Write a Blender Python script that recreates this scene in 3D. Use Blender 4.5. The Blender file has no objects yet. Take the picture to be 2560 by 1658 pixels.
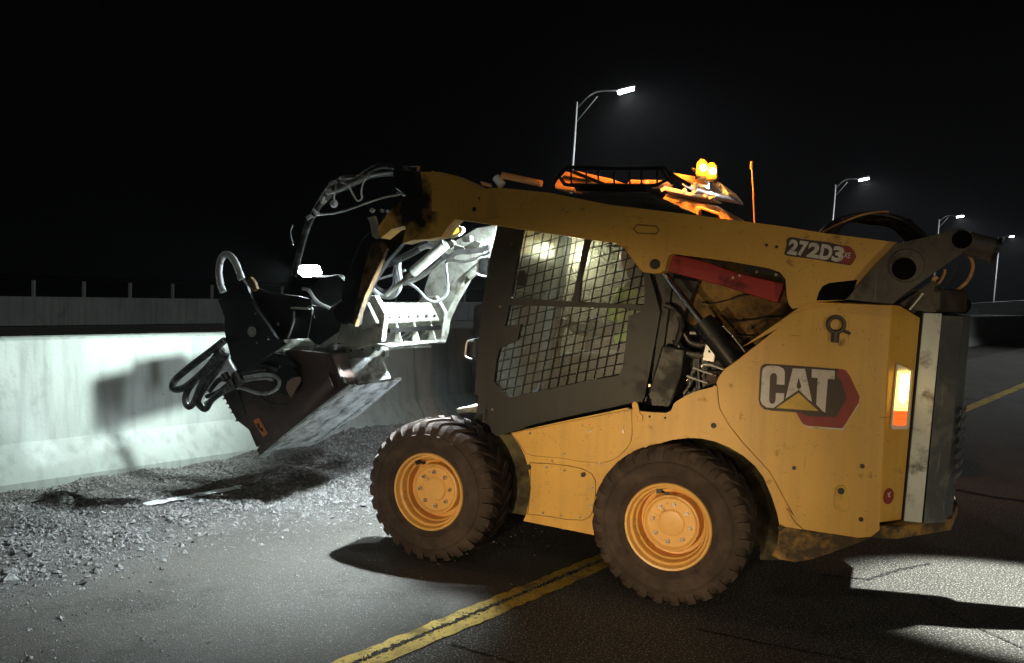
import bpy, bmesh, math, random
import numpy as np
from mathutils import Vector, Matrix
from mathutils.geometry import tessellate_polygon
random.seed(7); rng = np.random.default_rng(7)
scene = bpy.context.scene
COL = scene.collection

# ------------------------------------------------------------------ camera
F_PX, PITCH, ROLL, CAM_H = 2123.3, .0513, .0344, 1.596
fwd = Vector((0, math.cos(PITCH), -math.sin(PITCH))); up0 = Vector((0, math.sin(PITCH), math.cos(PITCH))); rt0 = Vector((1, 0, 0))
RT = rt0*math.cos(ROLL)+up0*math.sin(ROLL); UP = -rt0*math.sin(ROLL)+up0*math.cos(ROLL)
cam_d = bpy.data.cameras.new('camera'); cam = bpy.data.objects.new('camera', cam_d); COL.objects.link(cam)
C0 = Vector((0, 0, CAM_H))
cam.matrix_world = Matrix(((RT.x, UP.x, -fwd.x, 0), (RT.y, UP.y, -fwd.y, 0), (RT.z, UP.z, -fwd.z, CAM_H), (0, 0, 0, 1)))
cam_d.sensor_width = 36; cam_d.lens = F_PX/2560*36; cam_d.clip_start = .05; cam_d.clip_end = 3000
scene.camera = cam

# ------------------------------------------------------------------ world, exposure
w = bpy.data.worlds.new('World'); scene.world = w; w.use_nodes = True
bg = w.node_tree.nodes['Background']; bg.inputs[0].default_value = (.36, .38, .5, 1); bg.inputs[1].default_value = .0018
scene.view_settings.view_transform = 'Standard'; scene.view_settings.look = 'None'
scene.view_settings.exposure = 0; scene.view_settings.gamma = 1
scene.render.resolution_x, scene.render.resolution_y = 1024, 663

# ------------------------------------------------------------------ frames
ALPHA = .4161; XR, YR = .824, 4.2688
LATV = Vector((math.sin(ALPHA), math.cos(ALPHA), 0)); FWV = Vector((-math.cos(ALPHA), math.sin(ALPHA), 0)); ORG = Vector((XR, YR, 0))
AZ = .6795; RD = Vector((math.sin(AZ), math.cos(AZ), 0)); RN = Vector((math.cos(AZ), -math.sin(AZ), 0))   # road direction, road normal (towards the traffic side)
def ray(x, y): return fwd+RT*((x-1280)/F_PX)-UP*((y-829)/F_PX)
def S(x, y, L):
    """point of the loader's own frame (x forward, y left, z up) on the plane L metres in from its left wheel faces"""
    d = ray(x, y); t = ((ORG+LATV*L-C0).dot(LATV))/d.dot(LATV); p = C0+d*t-ORG
    return Vector((p.dot(FWV), -L, p.z))
def W(F, L, Z): return ORG+FWV*F+LATV*L+Vector((0, 0, Z))
def rd(n, d, z=0): return RN*n+RD*d+Vector((0, 0, z))
def zm(ox, oy, s): return lambda *p: [(ox+x*s, oy+y*s) for x, y in p]
z1 = zm(400, 400, .3531); z2 = zm(400, 780, .3531); z3 = zm(1100, 380, .3531); z4 = zm(1720, 380, .3531); z5 = zm(1720, 780, .3531)
z6 = zm(1100, 780, .3531); z7 = zm(900, 980, .44); z8 = zm(0, 600, .427); z10 = zm(1740, 1114, .3531)
zA = zm(520, 600, .3505); zB = zm(1600, 640, .2596); zC = zm(2100, 540, .2596); zD = zm(1350, 390, .2521)

# ------------------------------------------------------------------ materials
def mat(name, col, rough=.6, metal=0, var=.25, vs=6, dirt=None, dirt_amt=.0, ds=3, bump=.0, bs=60, spec=.5, fine=None):
    m = bpy.data.materials.new(name); m.use_nodes = True; nt = m.node_tree; N = nt.nodes; Lk = nt.links
    b = N['Principled BSDF']; b.inputs['Roughness'].default_value = rough; b.inputs['Metallic'].default_value = metal
    b.inputs['Specular IOR Level'].default_value = spec
    tc = N.new('ShaderNodeTexCoord')
    n = N.new('ShaderNodeTexNoise'); n.inputs['Scale'].default_value = vs; n.inputs['Detail'].default_value = 6; Lk.new(tc.outputs['Object'], n.inputs['Vector'])
    r = N.new('ShaderNodeValToRGB'); r.color_ramp.elements[0].position = .3; r.color_ramp.elements[1].position = .7
    r.color_ramp.elements[0].color = (*[c*(1-var) for c in col], 1); r.color_ramp.elements[1].color = (*[min(1, c*(1+var)) for c in col], 1)
    Lk.new(n.outputs['Fac'], r.inputs['Fac']); last = r.outputs['Color']
    if dirt:
        n2 = N.new('ShaderNodeTexNoise'); n2.inputs['Scale'].default_value = ds; n2.inputs['Detail'].default_value = 9; n2.inputs['Roughness'].default_value = .7
        Lk.new(tc.outputs['Object'], n2.inputs['Vector'])
        r2 = N.new('ShaderNodeValToRGB'); r2.color_ramp.elements[0].position = .62-dirt_amt*.35; r2.color_ramp.elements[1].position = .72-dirt_amt*.2
        r2.color_ramp.elements[0].color = (0, 0, 0, 1); r2.color_ramp.elements[1].color = (1, 1, 1, 1)
        Lk.new(n2.outputs['Fac'], r2.inputs['Fac'])
        mx = N.new('ShaderNodeMix'); mx.data_type = 'RGBA'; Lk.new(r2.outputs['Color'], mx.inputs['Factor']); Lk.new(last, mx.inputs['A']); mx.inputs['B'].default_value = (*dirt, 1)
        last = mx.outputs['Result']
        rr = N.new('ShaderNodeMapRange'); rr.inputs['To Min'].default_value = rough; rr.inputs['To Max'].default_value = min(1, rough+.3); Lk.new(r2.outputs['Color'], rr.inputs['Value']); Lk.new(rr.outputs[0], b.inputs['Roughness'])
    if fine:
        n3 = N.new('ShaderNodeTexNoise'); n3.inputs['Scale'].default_value = fine[0]; n3.inputs['Detail'].default_value = 2; Lk.new(tc.outputs['Object'], n3.inputs['Vector'])
        r3 = N.new('ShaderNodeValToRGB'); r3.color_ramp.elements[0].position = fine[1]; r3.color_ramp.elements[1].position = fine[1]+.06
        r3.color_ramp.elements[0].color = (0, 0, 0, 1); r3.color_ramp.elements[1].color = (1, 1, 1, 1); Lk.new(n3.outputs['Fac'], r3.inputs['Fac'])
        mx = N.new('ShaderNodeMix'); mx.data_type = 'RGBA'; Lk.new(r3.outputs['Color'], mx.inputs['Factor']); Lk.new(last, mx.inputs['A']); mx.inputs['B'].default_value = (*fine[2], 1)
        last = mx.outputs['Result']
    Lk.new(last, b.inputs['Base Color'])
    if bump:
        n4 = N.new('ShaderNodeTexNoise'); n4.inputs['Scale'].default_value = bs; n4.inputs['Detail'].default_value = 5; Lk.new(tc.outputs['Object'], n4.inputs['Vector'])
        bp = N.new('ShaderNodeBump'); bp.inputs['Strength'].default_value = bump; bp.inputs['Distance'].default_value = .01; Lk.new(n4.outputs['Fac'], bp.inputs['Height']); Lk.new(bp.outputs[0], b.inputs['Normal'])
    return m
def emis(name, col, st):
    m = bpy.data.materials.new(name); m.use_nodes = True; b = m.node_tree.nodes['Principled BSDF']
    b.inputs['Base Color'].default_value = (*col, 1); b.inputs['Emission Color'].default_value = (*col, 1); b.inputs['Emission Strength'].default_value = st
    return m
M = dict(
 yellow=mat('loader_yellow_paint', (.70, .405, .08), .42, var=.08, vs=3, dirt=(.30, .17, .05), dirt_amt=.05, ds=11, bump=.05, bs=160, fine=(110, .69, (.14, .09, .04))),
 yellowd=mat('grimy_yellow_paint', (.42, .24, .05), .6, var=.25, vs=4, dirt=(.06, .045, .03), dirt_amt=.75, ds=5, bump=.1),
 olive=mat('oily_olive_paint', (.10, .085, .03), .6, var=.3, vs=5, dirt=(.02, .018, .012), dirt_amt=.6, ds=4),
 rim=mat('rim_yellow_paint', (.80, .47, .14), .38, var=.07, vs=9, dirt=(.2, .11, .05), dirt_amt=.12, ds=14, bump=.04, bs=120),
 rubber=mat('dusty_tyre_rubber', (.055, .042, .037), .85, var=.25, vs=10, dirt=(.085, .064, .055), dirt_amt=.4, ds=5, bump=.25, bs=90, spec=.25),
 black=mat('matte_black_steel', (.010, .011, .012), .42, var=.3, vs=8, dirt=(.022, .021, .02), dirt_amt=.35, ds=6, bump=.05),
 cabblk=mat('satin_black_cab_paint', (.019, .022, .023), .5, var=.18, vs=3, dirt=(.03, .03, .028), dirt_amt=.25, ds=3, bump=.03),
 gray=mat('worn_gray_steel', (.085, .075, .07), .5, .2, var=.3, vs=7, dirt=(.04, .033, .03), dirt_amt=.35, ds=5, bump=.08),
 door=mat('dusty_charcoal_door_paint', (.09, .10, .115), .38, var=.15, vs=4, dirt=(.18, .18, .18), dirt_amt=.3, ds=7, bump=.04),
 pale=mat('pale_gray_panel', (.60, .66, .70), .45, var=.12, vs=5, dirt=(.2, .2, .19), dirt_amt=.3, ds=8),
 dust=mat('dust_coated_steel', (.30, .30, .26), .7, var=.25, vs=9, dirt=(.13, .12, .09), dirt_amt=.38, ds=11, bump=.2, bs=70),
 rust=mat('rust_brown_housing', (.085, .05, .038), .6, var=.3, vs=4, dirt=(.045, .04, .038), dirt_amt=.5, ds=3, bump=.15, bs=50),
 chrome=mat('chrome_rod', (.8, .8, .82), .12, 1, var=.03),
 bolt=mat('zinc_bolt', (.7, .6, .5), .25, .9, var=.15, vs=30),
 hose=mat('black_rubber_hose', (.02, .02, .021), .35, var=.3, vs=20, dirt=(.16, .16, .15), dirt_amt=.35, ds=14),
 hosew=mat('dusty_pale_hose', (.5, .52, .52), .5, var=.2, vs=14, dirt=(.2, .2, .2), dirt_amt=.3, ds=12),
 red=mat('brace_red_paint', (.36, .02, .022), .45, var=.12, vs=4, dirt=(.12, .02, .018), dirt_amt=.2, ds=7),
 dred=mat('decal_dark_red', (.27, .03, .03), .5, var=.12, vs=20),
 dblk=mat('decal_dark_brown', (.05, .032, .028), .5, var=.1, vs=20),
 dwht=mat('decal_silver_white', (.62, .58, .57), .45, var=.12, vs=14, dirt=(.35, .31, .3), dirt_amt=.2, ds=22),
 dylw=mat('decal_yellow', (.62, .40, .07), .5, var=.15, vs=20),
 void=mat('dark_recess', (.006, .0055, .005), .9, var=.2, spec=.05),  # near black; also stands in for the shade inside holes and slots
 orange=mat('orange_sticker', (.75, .2, .05), .5, var=.1, vs=30),
 beacon_orange=mat('beacon_lit_orange_paint', (.8, .4, .14), .35, var=.12, vs=2, dirt=(.3, .14, .06), dirt_amt=.2, ds=3),  # the beacon's orange light is mixed into this colour
 wht=mat('white_painted_metal', (.75, .75, .72), .35, var=.08, vs=5),
 galv=mat('galvanised_steel', (.5, .5, .48), .4, .6, var=.1, vs=3),
 concrete=mat('cast_concrete', (.34, .36, .335), .85, var=.12, vs=1.2, dirt=(.25, .26, .24), dirt_amt=.15, ds=2.2, bump=.25, bs=35, fine=(26, .735, (.14, .14, .13))),
 skin=mat('skin', (.45, .26, .18), .55, var=.08), hiviz=mat('hi_vis_fabric', (.30, .48, .07), .7, var=.2, vs=12, bump=.3, bs=20),
 cloth=mat('dark_work_cloth', (.05, .055, .07), .8, var=.3, vs=10), refl=mat('reflective_tape', (.8, .8, .8), .3),
 lens_w=emis('white_lamp_lens', (.82, .93, 1), 60), lens_s=emis('street_lamp_lens', (.9, .95, 1), 45), lens_o=emis('amber_beacon_lens', (1, .30, .015), 1.8), lens_c=emis('beacon_bulb', (1, .72, .25), 14),
 lens_t=emis('tail_light_clear_lens', (1, .66, .14), 3.4), lens_w2=emis('tail_light_bulb', (1, .86, .5), 14), lens_r=emis('tail_light_red_lens', (1, .14, .02), 1.1), lens_a=emis('amber_marker_lens', (1, .62, .1), 2.2),
)
def soot(name, base, cen, rad):
    m = M[base].copy(); m.name = name; nt = m.node_tree; N = nt.nodes; Lk = nt.links; b = N['Principled BSDF']; src = b.inputs['Base Color'].links[0].from_socket
    tc = N.new('ShaderNodeTexCoord'); d = N.new('ShaderNodeVectorMath'); d.operation = 'DISTANCE'; d.inputs[1].default_value = cen; Lk.new(tc.outputs['Object'], d.inputs[0])
    n = N.new('ShaderNodeTexNoise'); n.inputs['Scale'].default_value = 14; n.inputs['Detail'].default_value = 7; Lk.new(tc.outputs['Object'], n.inputs['Vector'])
    a = N.new('ShaderNodeMath'); a.operation = 'MULTIPLY_ADD'; a.inputs[1].default_value = -rad*1.4; Lk.new(n.outputs['Fac'], a.inputs[0]); Lk.new(d.outputs['Value'], a.inputs[2])
    mr = N.new('ShaderNodeMapRange'); mr.inputs['From Min'].default_value = -rad*.1; mr.inputs['From Max'].default_value = rad*.5; mr.inputs['To Min'].default_value = 1; mr.inputs['To Max'].default_value = 0; Lk.new(a.outputs[0], mr.inputs['Value'])
    mx = N.new('ShaderNodeMix'); mx.data_type = 'RGBA'; Lk.new(mr.outputs[0], mx.inputs['Factor']); Lk.new(src, mx.inputs['A']); mx.inputs['B'].default_value = (.02, .016, .01, 1); Lk.new(mx.outputs['Result'], b.inputs['Base Color']); return m
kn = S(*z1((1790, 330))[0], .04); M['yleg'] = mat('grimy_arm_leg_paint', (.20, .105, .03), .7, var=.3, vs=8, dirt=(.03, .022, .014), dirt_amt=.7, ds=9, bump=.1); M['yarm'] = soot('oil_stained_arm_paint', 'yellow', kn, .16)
def streaks(m, col=(.17, .18, .165), amt=.6):
    nt = m.node_tree; N = nt.nodes; Lk = nt.links; b = N['Principled BSDF']; src = b.inputs['Base Color'].links[0].from_socket
    tc = N.new('ShaderNodeTexCoord'); mp = N.new('ShaderNodeMapping'); mp.inputs['Scale'].default_value = (7, 7, .35); Lk.new(tc.outputs['Object'], mp.inputs[0])
    n = N.new('ShaderNodeTexNoise'); n.inputs['Scale'].default_value = 1.6; n.inputs['Detail'].default_value = 5; Lk.new(mp.outputs[0], n.inputs['Vector'])
    mr = N.new('ShaderNodeMapRange'); mr.inputs['From Min'].default_value = .48; mr.inputs['From Max'].default_value = .72; mr.inputs['To Max'].default_value = amt; Lk.new(n.outputs['Fac'], mr.inputs['Value'])
    mx = N.new('ShaderNodeMix'); mx.data_type = 'RGBA'; Lk.new(mr.outputs[0], mx.inputs['Factor']); Lk.new(src, mx.inputs['A']); mx.inputs['B'].default_value = (*col, 1); Lk.new(mx.outputs['Result'], b.inputs['Base Color'])
streaks(M['concrete']); streaks(M['yellow'], (.36, .2, .06), .35)
def scratches(m, col, scale, rot, lo=.66, hi=.70, amt=.6):
    nt = m.node_tree; N = nt.nodes; Lk = nt.links; b = N['Principled BSDF']; src = b.inputs['Base Color'].links[0].from_socket
    tc = N.new('ShaderNodeTexCoord'); mp = N.new('ShaderNodeMapping'); mp.inputs['Scale'].default_value = scale; mp.inputs['Rotation'].default_value = (0, rot, 0); Lk.new(tc.outputs['Object'], mp.inputs[0])
    n = N.new('ShaderNodeTexNoise'); n.inputs['Scale'].default_value = 1; n.inputs['Detail'].default_value = 2; Lk.new(mp.outputs[0], n.inputs['Vector'])
    mr = N.new('ShaderNodeMapRange'); mr.inputs['From Min'].default_value = lo; mr.inputs['From Max'].default_value = hi; mr.inputs['To Max'].default_value = amt; Lk.new(n.outputs['Fac'], mr.inputs['Value'])
    mx = N.new('ShaderNodeMix'); mx.data_type = 'RGBA'; Lk.new(mr.outputs[0], mx.inputs['Factor']); Lk.new(src, mx.inputs['A']); mx.inputs['B'].default_value = (*col, 1); Lk.new(mx.outputs['Result'], b.inputs['Base Color'])
scratches(M['yellow'], (.14, .085, .035), (5, 5, 90), .35, .735, .765); scratches(M['yellow'], (.2, .12, .05), (70, 70, 5), -.2, .74, .77, .5)
scratches(M['door'], (.3, .3, .3), (50, 50, 4), .1, .66, .72, .5); scratches(M['gray'], (.16, .15, .14), (60, 60, 6), .6, .66, .72, .5)
streaks(M['cabblk'], (.04, .039, .036), .5)
# glass with a coat of dust
def glass(name, dust, col=(.7, .7, .62)):
    m = bpy.data.materials.new(name); m.use_nodes = True; nt = m.node_tree; N = nt.nodes; Lk = nt.links; N.remove(N['Principled BSDF']); out = N['Material Output']
    tr = N.new('ShaderNodeBsdfTransparent'); tr.inputs[0].default_value = (.85, .88, .86, 1)
    df = N.new('ShaderNodeBsdfDiffuse'); df.inputs[0].default_value = (*col, 1); tl = N.new('ShaderNodeBsdfTranslucent'); tl.inputs[0].default_value = (*col, 1)
    a = N.new('ShaderNodeMixShader'); a.inputs[0].default_value = .5; Lk.new(df.outputs[0], a.inputs[1]); Lk.new(tl.outputs[0], a.inputs[2])
    tc = N.new('ShaderNodeTexCoord'); n = N.new('ShaderNodeTexNoise'); n.inputs['Scale'].default_value = 7; n.inputs['Detail'].default_value = 8; Lk.new(tc.outputs['Object'], n.inputs['Vector'])
    mr = N.new('ShaderNodeMapRange'); mr.inputs['From Min'].default_value = .3; mr.inputs['From Max'].default_value = .7; mr.inputs['To Min'].default_value = dust*.55; mr.inputs['To Max'].default_value = min(1, dust*1.4); Lk.new(n.outputs['Fac'], mr.inputs['Value'])
    b = N.new('ShaderNodeMixShader'); Lk.new(mr.outputs[0], b.inputs[0]); Lk.new(tr.outputs[0], b.inputs[1]); Lk.new(a.outputs[0], b.inputs[2])
    gl = N.new('ShaderNodeBsdfGlossy'); gl.inputs['Roughness'].default_value = .35; c = N.new('ShaderNodeMixShader'); c.inputs[0].default_value = .05; Lk.new(b.outputs[0], c.inputs[1]); Lk.new(gl.outputs[0], c.inputs[2])
    Lk.new(c.outputs[0], out.inputs[0]); return m
M['glass'] = glass('dusty_cab_glass', .24); M['glassc'] = glass('clear_cab_glass', .03)

# ------------------------------------------------------------------ mesh helpers
def link(name, bm, m, parent=None, smooth=False, bevel=0, recalc=True):
    if recalc: bmesh.ops.recalc_face_normals(bm, faces=bm.faces)
    me = bpy.data.meshes.new(name); bm.to_mesh(me); bm.free()
    ms = m if isinstance(m, (list, tuple)) else [m]
    for k in ms: me.materials.append(k)
    o = bpy.data.objects.new(name, me); COL.objects.link(o); o.parent = parent
    if smooth:
        for p in me.polygons: p.use_smooth = True
        if smooth != 'all':
            try: me.set_sharp_from_angle(angle=math.radians(35))
            except Exception: pass
    if bevel:
        b = o.modifiers.new('edge', 'BEVEL'); b.width = bevel; b.segments = 2; b.limit_method = 'ANGLE'; b.angle_limit = math.radians(40)
    return o
def empty(name, label, cat, loc=(0, 0, 0), rz=0, group=None):
    o = bpy.data.objects.new(name, None); COL.objects.link(o); o.location = loc; o.rotation_euler = (0, 0, rz)
    o['label'] = label; o['category'] = cat
    if group: o['group'] = group
    return o
def tag(o, label=None, cat=None, kind=None, group=None):
    if label: o['label'] = label
    if cat: o['category'] = cat
    if kind: o['kind'] = kind
    if group: o['group'] = group
    return o
def prism(bm, loop, off, holes=()):
    """loop: coplanar 3D points; off: extrusion vector"""
    loops = [list(map(Vector, loop))]+[list(map(Vector, h)) for h in holes]
    tris = tessellate_polygon(loops); flat = [v for l in loops for v in l]; off = Vector(off)
    a = [bm.verts.new(v) for v in flat]; b = [bm.verts.new(v+off) for v in flat]
    if len(loops) == 1:
        try: bm.faces.new(a); bm.faces.new(b[::-1])
        except Exception: pass
    else:
        for t in tris:
            for s in (a, b):
                try: bm.faces.new([s[i] for i in t])
                except Exception: pass
    k = 0
    for l in loops:
        n = len(l)
        for i in range(n):
            j = (i+1) % n
            try: bm.faces.new((a[k+i], a[k+j], b[k+j], b[k+i]))
            except Exception: pass
        k += n
def circ(c, r, n=20, y=None):
    c = Vector(c); return [c+Vector((r*math.cos(2*math.pi*i/n), 0, r*math.sin(2*math.pi*i/n))) for i in range(n)]
def plate(name, px, L, th, m, parent, bevel=.003, holes=()):
    bm = bmesh.new(); prism(bm, [S(x, y, L) for x, y in px], (0, -th, 0), [h if isinstance(h[0], Vector) else [S(x, y, L) for x, y in h] for h in holes])
    return link(name, bm, m, parent, bevel=bevel)
def box(bm, a, b, rot=None, c=None):
    a = Vector(a); b = Vector(b); vs = []
    for i in range(8):
        v = Vector((b.x if i & 1 else a.x, b.y if i & 2 else a.y, b.z if i & 4 else a.z))
        if rot is not None: cc = Vector(c) if c else (a+b)/2; v = cc+rot@(v-cc)
        vs.append(bm.verts.new(v))
    for f in ((0, 1, 3, 2), (4, 6, 7, 5), (0, 4, 5, 1), (2, 3, 7, 6), (0, 2, 6, 4), (1, 5, 7, 3)): bm.faces.new([vs[i] for i in f])
def smoothpts(pts, k=6):
    pts = [Vector(p) for p in pts]
    if len(pts) < 3: return pts
    P = [pts[0]*2-pts[1]]+pts+[pts[-1]*2-pts[-2]]; out = []
    for i in range(1, len(P)-2):
        for j in range(k):
            t = j/k; a, b, c, d = P[i-1:i+3]
            out.append(.5*((2*b)+(c-a)*t+(2*a-5*b+4*c-d)*t*t+(3*b-3*c+d-a)*t**3))
    return out+[pts[-1]]
def tube(bm, pts, r, seg=10, sm=True, cap=True):
    pts = smoothpts(pts) if sm else [Vector(p) for p in pts]
    rs = r if isinstance(r, (list, tuple)) else [r]*len(pts)
    t0 = (pts[1]-pts[0]).normalized(); nrm = t0.orthogonal().normalized(); rings = []
    for i, p in enumerate(pts):
        t = ((pts[min(i+1, len(pts)-1)]-pts[max(i-1, 0)]).normalized()) if len(pts) > 1 else t0
        nrm = (nrm-t*nrm.dot(t)).normalized(); bn = t.cross(nrm)
        rings.append([bm.verts.new(p+(nrm*math.cos(2*math.pi*k/seg)+bn*math.sin(2*math.pi*k/seg))*rs[i]) for k in range(seg)])
    for a, b in zip(rings, rings[1:]):
        for k in range(seg): bm.faces.new((a[k], a[(k+1) % seg], b[(k+1) % seg], b[k]))
    if cap: bm.faces.new(rings[0][::-1]); bm.faces.new(rings[-1])
def tubeo(name, pts, r, m, parent, seg=10, sm=True):
    bm = bmesh.new(); tube(bm, pts, r, seg, sm); return link(name, bm, m, parent, smooth=True)
def pxs(px, L):
    Ls = L if isinstance(L, (list, tuple)) else [L]*len(px); return [S(x, y, l) for (x, y), l in zip(px, Ls)]
def cyl(bm, c, r, L, axis='y', seg=24):
    c = Vector(c); d = {'x': Vector((1, 0, 0)), 'y': Vector((0, 1, 0)), 'z': Vector((0, 0, 1))}[axis]; tube(bm, [c, c+d*L], r, seg, False)
def lathe(bm, prof, seg=64):
    """profile of (L, r) round the local y axis (y = -L)"""
    rings = [[bm.verts.new((r*math.cos(2*math.pi*k/seg), -L, r*math.sin(2*math.pi*k/seg))) for k in range(seg)] if r > 1e-6 else [bm.verts.new((0, -L, 0))] for L, r in prof]
    for a, b in zip(rings, rings[1:]):
        for k in range(seg):
            q = [a[k % len(a)], a[(k+1) % len(a)], b[(k+1) % len(b)], b[k % len(b)]]; u = []
            for v in q:
                if v not in u: u.append(v)
            bm.faces.new(u)
def spot(name, loc, tgt, P, col, ang=90, blend=.6, size=.03, parent=None):
    l = bpy.data.lights.new(name, 'SPOT'); l.energy = P; l.color = col; l.spot_size = math.radians(ang); l.spot_blend = blend; l.shadow_soft_size = size
    o = bpy.data.objects.new(name, l); COL.objects.link(o); o.parent = parent; loc = Vector(loc); o.location = loc
    o.rotation_euler = (Vector(tgt)-loc).to_track_quat('-Z', 'Y').to_euler(); return o
def point(name, loc, P, col, size=.05, parent=None):
    l = bpy.data.lights.new(name, 'POINT'); l.energy = P; l.color = col; l.shadow_soft_size = size
    o = bpy.data.objects.new(name, l); COL.objects.link(o); o.location = loc; o.parent = parent; return o
def textmesh(name, s, p0, p1, height, m, parent, depth=.003, bold=.0, hs=1.0):
    """text from p0 to p1 (baseline ends) on a lateral plane facing +y"""
    cu = bpy.data.curves.new(name, 'FONT'); cu.body = s; cu.size = 1; cu.offset = bold; cu.extrude = 0; cu.resolution_u = 4
    t = bpy.data.objects.new(name, cu); COL.objects.link(t); bpy.context.view_layer.update()
    me = bpy.data.meshes.new_from_object(t); COL.objects.unlink(t); bpy.data.objects.remove(t)
    co = [v.co for v in me.vertices]; x0, x1 = min(c.x for c in co), max(c.x for c in co); y0, y1 = min(c.y for c in co), max(c.y for c in co)
    ux = (p1-p0); uy = ux.normalized().cross(Vector((0, 1, 0))); uy = -uy if uy.z < 0 else uy
    for v in me.vertices:
        a = (v.co.x-x0)/(x1-x0); b = (v.co.y-y0)/(y1-y0); v.co = p0+ux*a+uy*height*b+Vector((0, depth, 0))
    me.materials.append(m); o = bpy.data.objects.new(name, me); COL.objects.link(o); o.parent = parent; return o

# ------------------------------------------------------------------ ground, road, markings
def sheet(name, n0, n1, d0, d1, z, m, nd=1, nn=1, jag=0):
    bm = bmesh.new(); rows = []
    for i in range(nd+1):
        d = d0+(d1-d0)*i/nd
        rows.append([bm.verts.new(rd(n0+(n1-n0)*j/nn+(random.uniform(-jag, jag) if jag and j in (0, nn) else 0), d, z)) for j in range(nn+1)])
    for a, b in zip(rows, rows[1:]):
        for j in range(nn): bm.faces.new((a[j], a[j+1], b[j+1], b[j]))
    return link(name, bm, m)
def asphalt(name, col, sc, speck, spk_pos, bump, patch):
    m = mat(name, col, .8, var=.22, vs=patch, dirt=tuple(c*.6 for c in col), dirt_amt=.25, ds=.9, bump=bump, bs=sc, fine=(sc*1.15, spk_pos, speck)); return m
M['road'] = asphalt('coarse_asphalt', (.045, .043, .039), 90, (.30, .29, .27), .57, 1, 1.4)
M['shoulder'] = asphalt('dusty_shoulder_asphalt', (.055, .048, .040), 130, (.22, .21, .19), .62, .6, .8)
M['yline'] = mat('worn_yellow_road_paint', (.50, .34, .05), .7, var=.2, vs=8, dirt=(.09, .075, .04), dirt_amt=.35, ds=4.5, bump=.4, bs=120, fine=(60, .6, (.12, .09, .04)))
M['wline'] = mat('worn_white_road_paint', (.7, .72, .7), .7, var=.15, vs=8, dirt=(.25, .25, .24), dirt_amt=.35, ds=18, bump=.3, bs=120)
M['tar'] = mat('black_tar_joint', (.012, .012, .012), .9, var=.3, vs=20, bump=.6, bs=80)
tag(sheet('ground', -400, 400, -400, 900, -.03, M['road']), kind='structure')
tag(sheet('road', -2.66, 30, -40, 300, 0, M['road']), kind='structure')
tag(sheet('shoulder', -6.75, -2.66, -40, 300, .002, M['shoulder']), kind='structure')
tag(sheet('far_road', -26, -7.2, -60, 400, -.01, M['shoulder']), kind='structure')
tag(sheet('yellow_line', -2.655, -2.565, -6, 8, .006, M['yline'], 300, 1, .009), kind='structure')
tag(sheet('yellow_line', -2.735, -2.57, 8, 60, .006, M['yline'], 400, 1, .006), kind='structure')
tag(sheet('yellow_line', -2.735, -2.668, -6, 8, .006, M['yline'], 300, 1, .009), kind='structure')
tag(sheet('edge_line', -5.62, -5.48, -6, 9, .006, M['wline'], 300, 1, .006), kind='structure')
tag(sheet('pavement_joint', -2.670, -2.650, -6, 8, .0075, M['tar'], 900, 1, .012), kind='structure')
def crackline(pts, w=.012):
    bm = bmesh.new(); prev = None; P = []
    for (a, b) in zip(pts, pts[1:]):
        for k in range(40): P.append(Vector(a)+(Vector(b)-Vector(a))*k/40)
    for i, p in enumerate(P):
        p = p+RN*random.uniform(-.012, .012); ww = w*random.uniform(.3, 1.4)
        t = (P[min(i+1, len(P)-1)]-P[max(0, i-1)]); s = Vector((-t.y, t.x, 0)).normalized()*ww
        c = (bm.verts.new(p+s+Vector((0, 0, .005))), bm.verts.new(p-s+Vector((0, 0, .005))))
        if prev: bm.faces.new((prev[0], prev[1], c[1], c[0]))
        prev = c
    return link('road_crack', bm, M['tar'])
def GP(x, y, z=0):
    d = ray(x, y); t = (z-CAM_H)/d.z; return C0+d*t
for seq, wd in (([(1130, 1612), (1300, 1665), (1500, 1720)], .008), ([(1740, 1575), (1930, 1615), (2170, 1660)], .007), ([(2390, 1225), (2480, 1243), (2600, 1258)], .03),
            ([(2060, 1440), (2170, 1450), (2250, 1425), (2330, 1410)], .009), ([(2300, 1490), (2420, 1560), (2600, 1640)], .006)):
    tag(crackline([GP(*p) for p in seq], wd), kind='structure')

# ------------------------------------------------------------------ gravel
def hgt(n, d):
    e = np.clip((-4.2+.22*np.sin(d*1.3+1)+.12*np.sin(d*3.7)+.06*np.sin(d*11)-n)/.9, 0, 1); e = e*e*(3-2*e)
    far = np.clip((9-d)/2.5, 0, 1)
    h = .028*e
    px = (n+6.0); py = (d-5.75); pile = .17*np.exp(-(px*px/.35+py*py/.8)); px = n+5.6; py = d-4.9; pile2 = .07*np.exp(-(px*px/.25+py*py/.3))
    return (h+(.012*np.sin(n*9+d*5)+.010*np.sin(d*13-n*4))*e)*far+pile+pile2, e*far
def gravel_base():
    N, D = 120, 380; n = np.linspace(-6.75, -3.2, N); d = np.linspace(-7, 12, D); nn, dd = np.meshgrid(n, d); h, e = hgt(nn, dd)
    h = h+rng.normal(0, .0035, h.shape)*e; h = np.where(e < .02, -.02, h)+.004*0
    xs = nn*RN.x+dd*RD.x; ys = nn*RN.y+dd*RD.y
    v = np.stack([xs, ys, h], -1).reshape(-1, 3); i = np.arange(N*D).reshape(D, N)
    f = np.stack([i[:-1, :-1], i[:-1, 1:], i[1:, 1:], i[1:, :-1]], -1).reshape(-1, 4)
    me = bpy.data.meshes.new('gravel_bed'); me.from_pydata(v.tolist(), [], f.tolist()); me.materials.append(M['gravelbed']); o = bpy.data.objects.new('gravel_bed', me); COL.objects.link(o); return o
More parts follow.
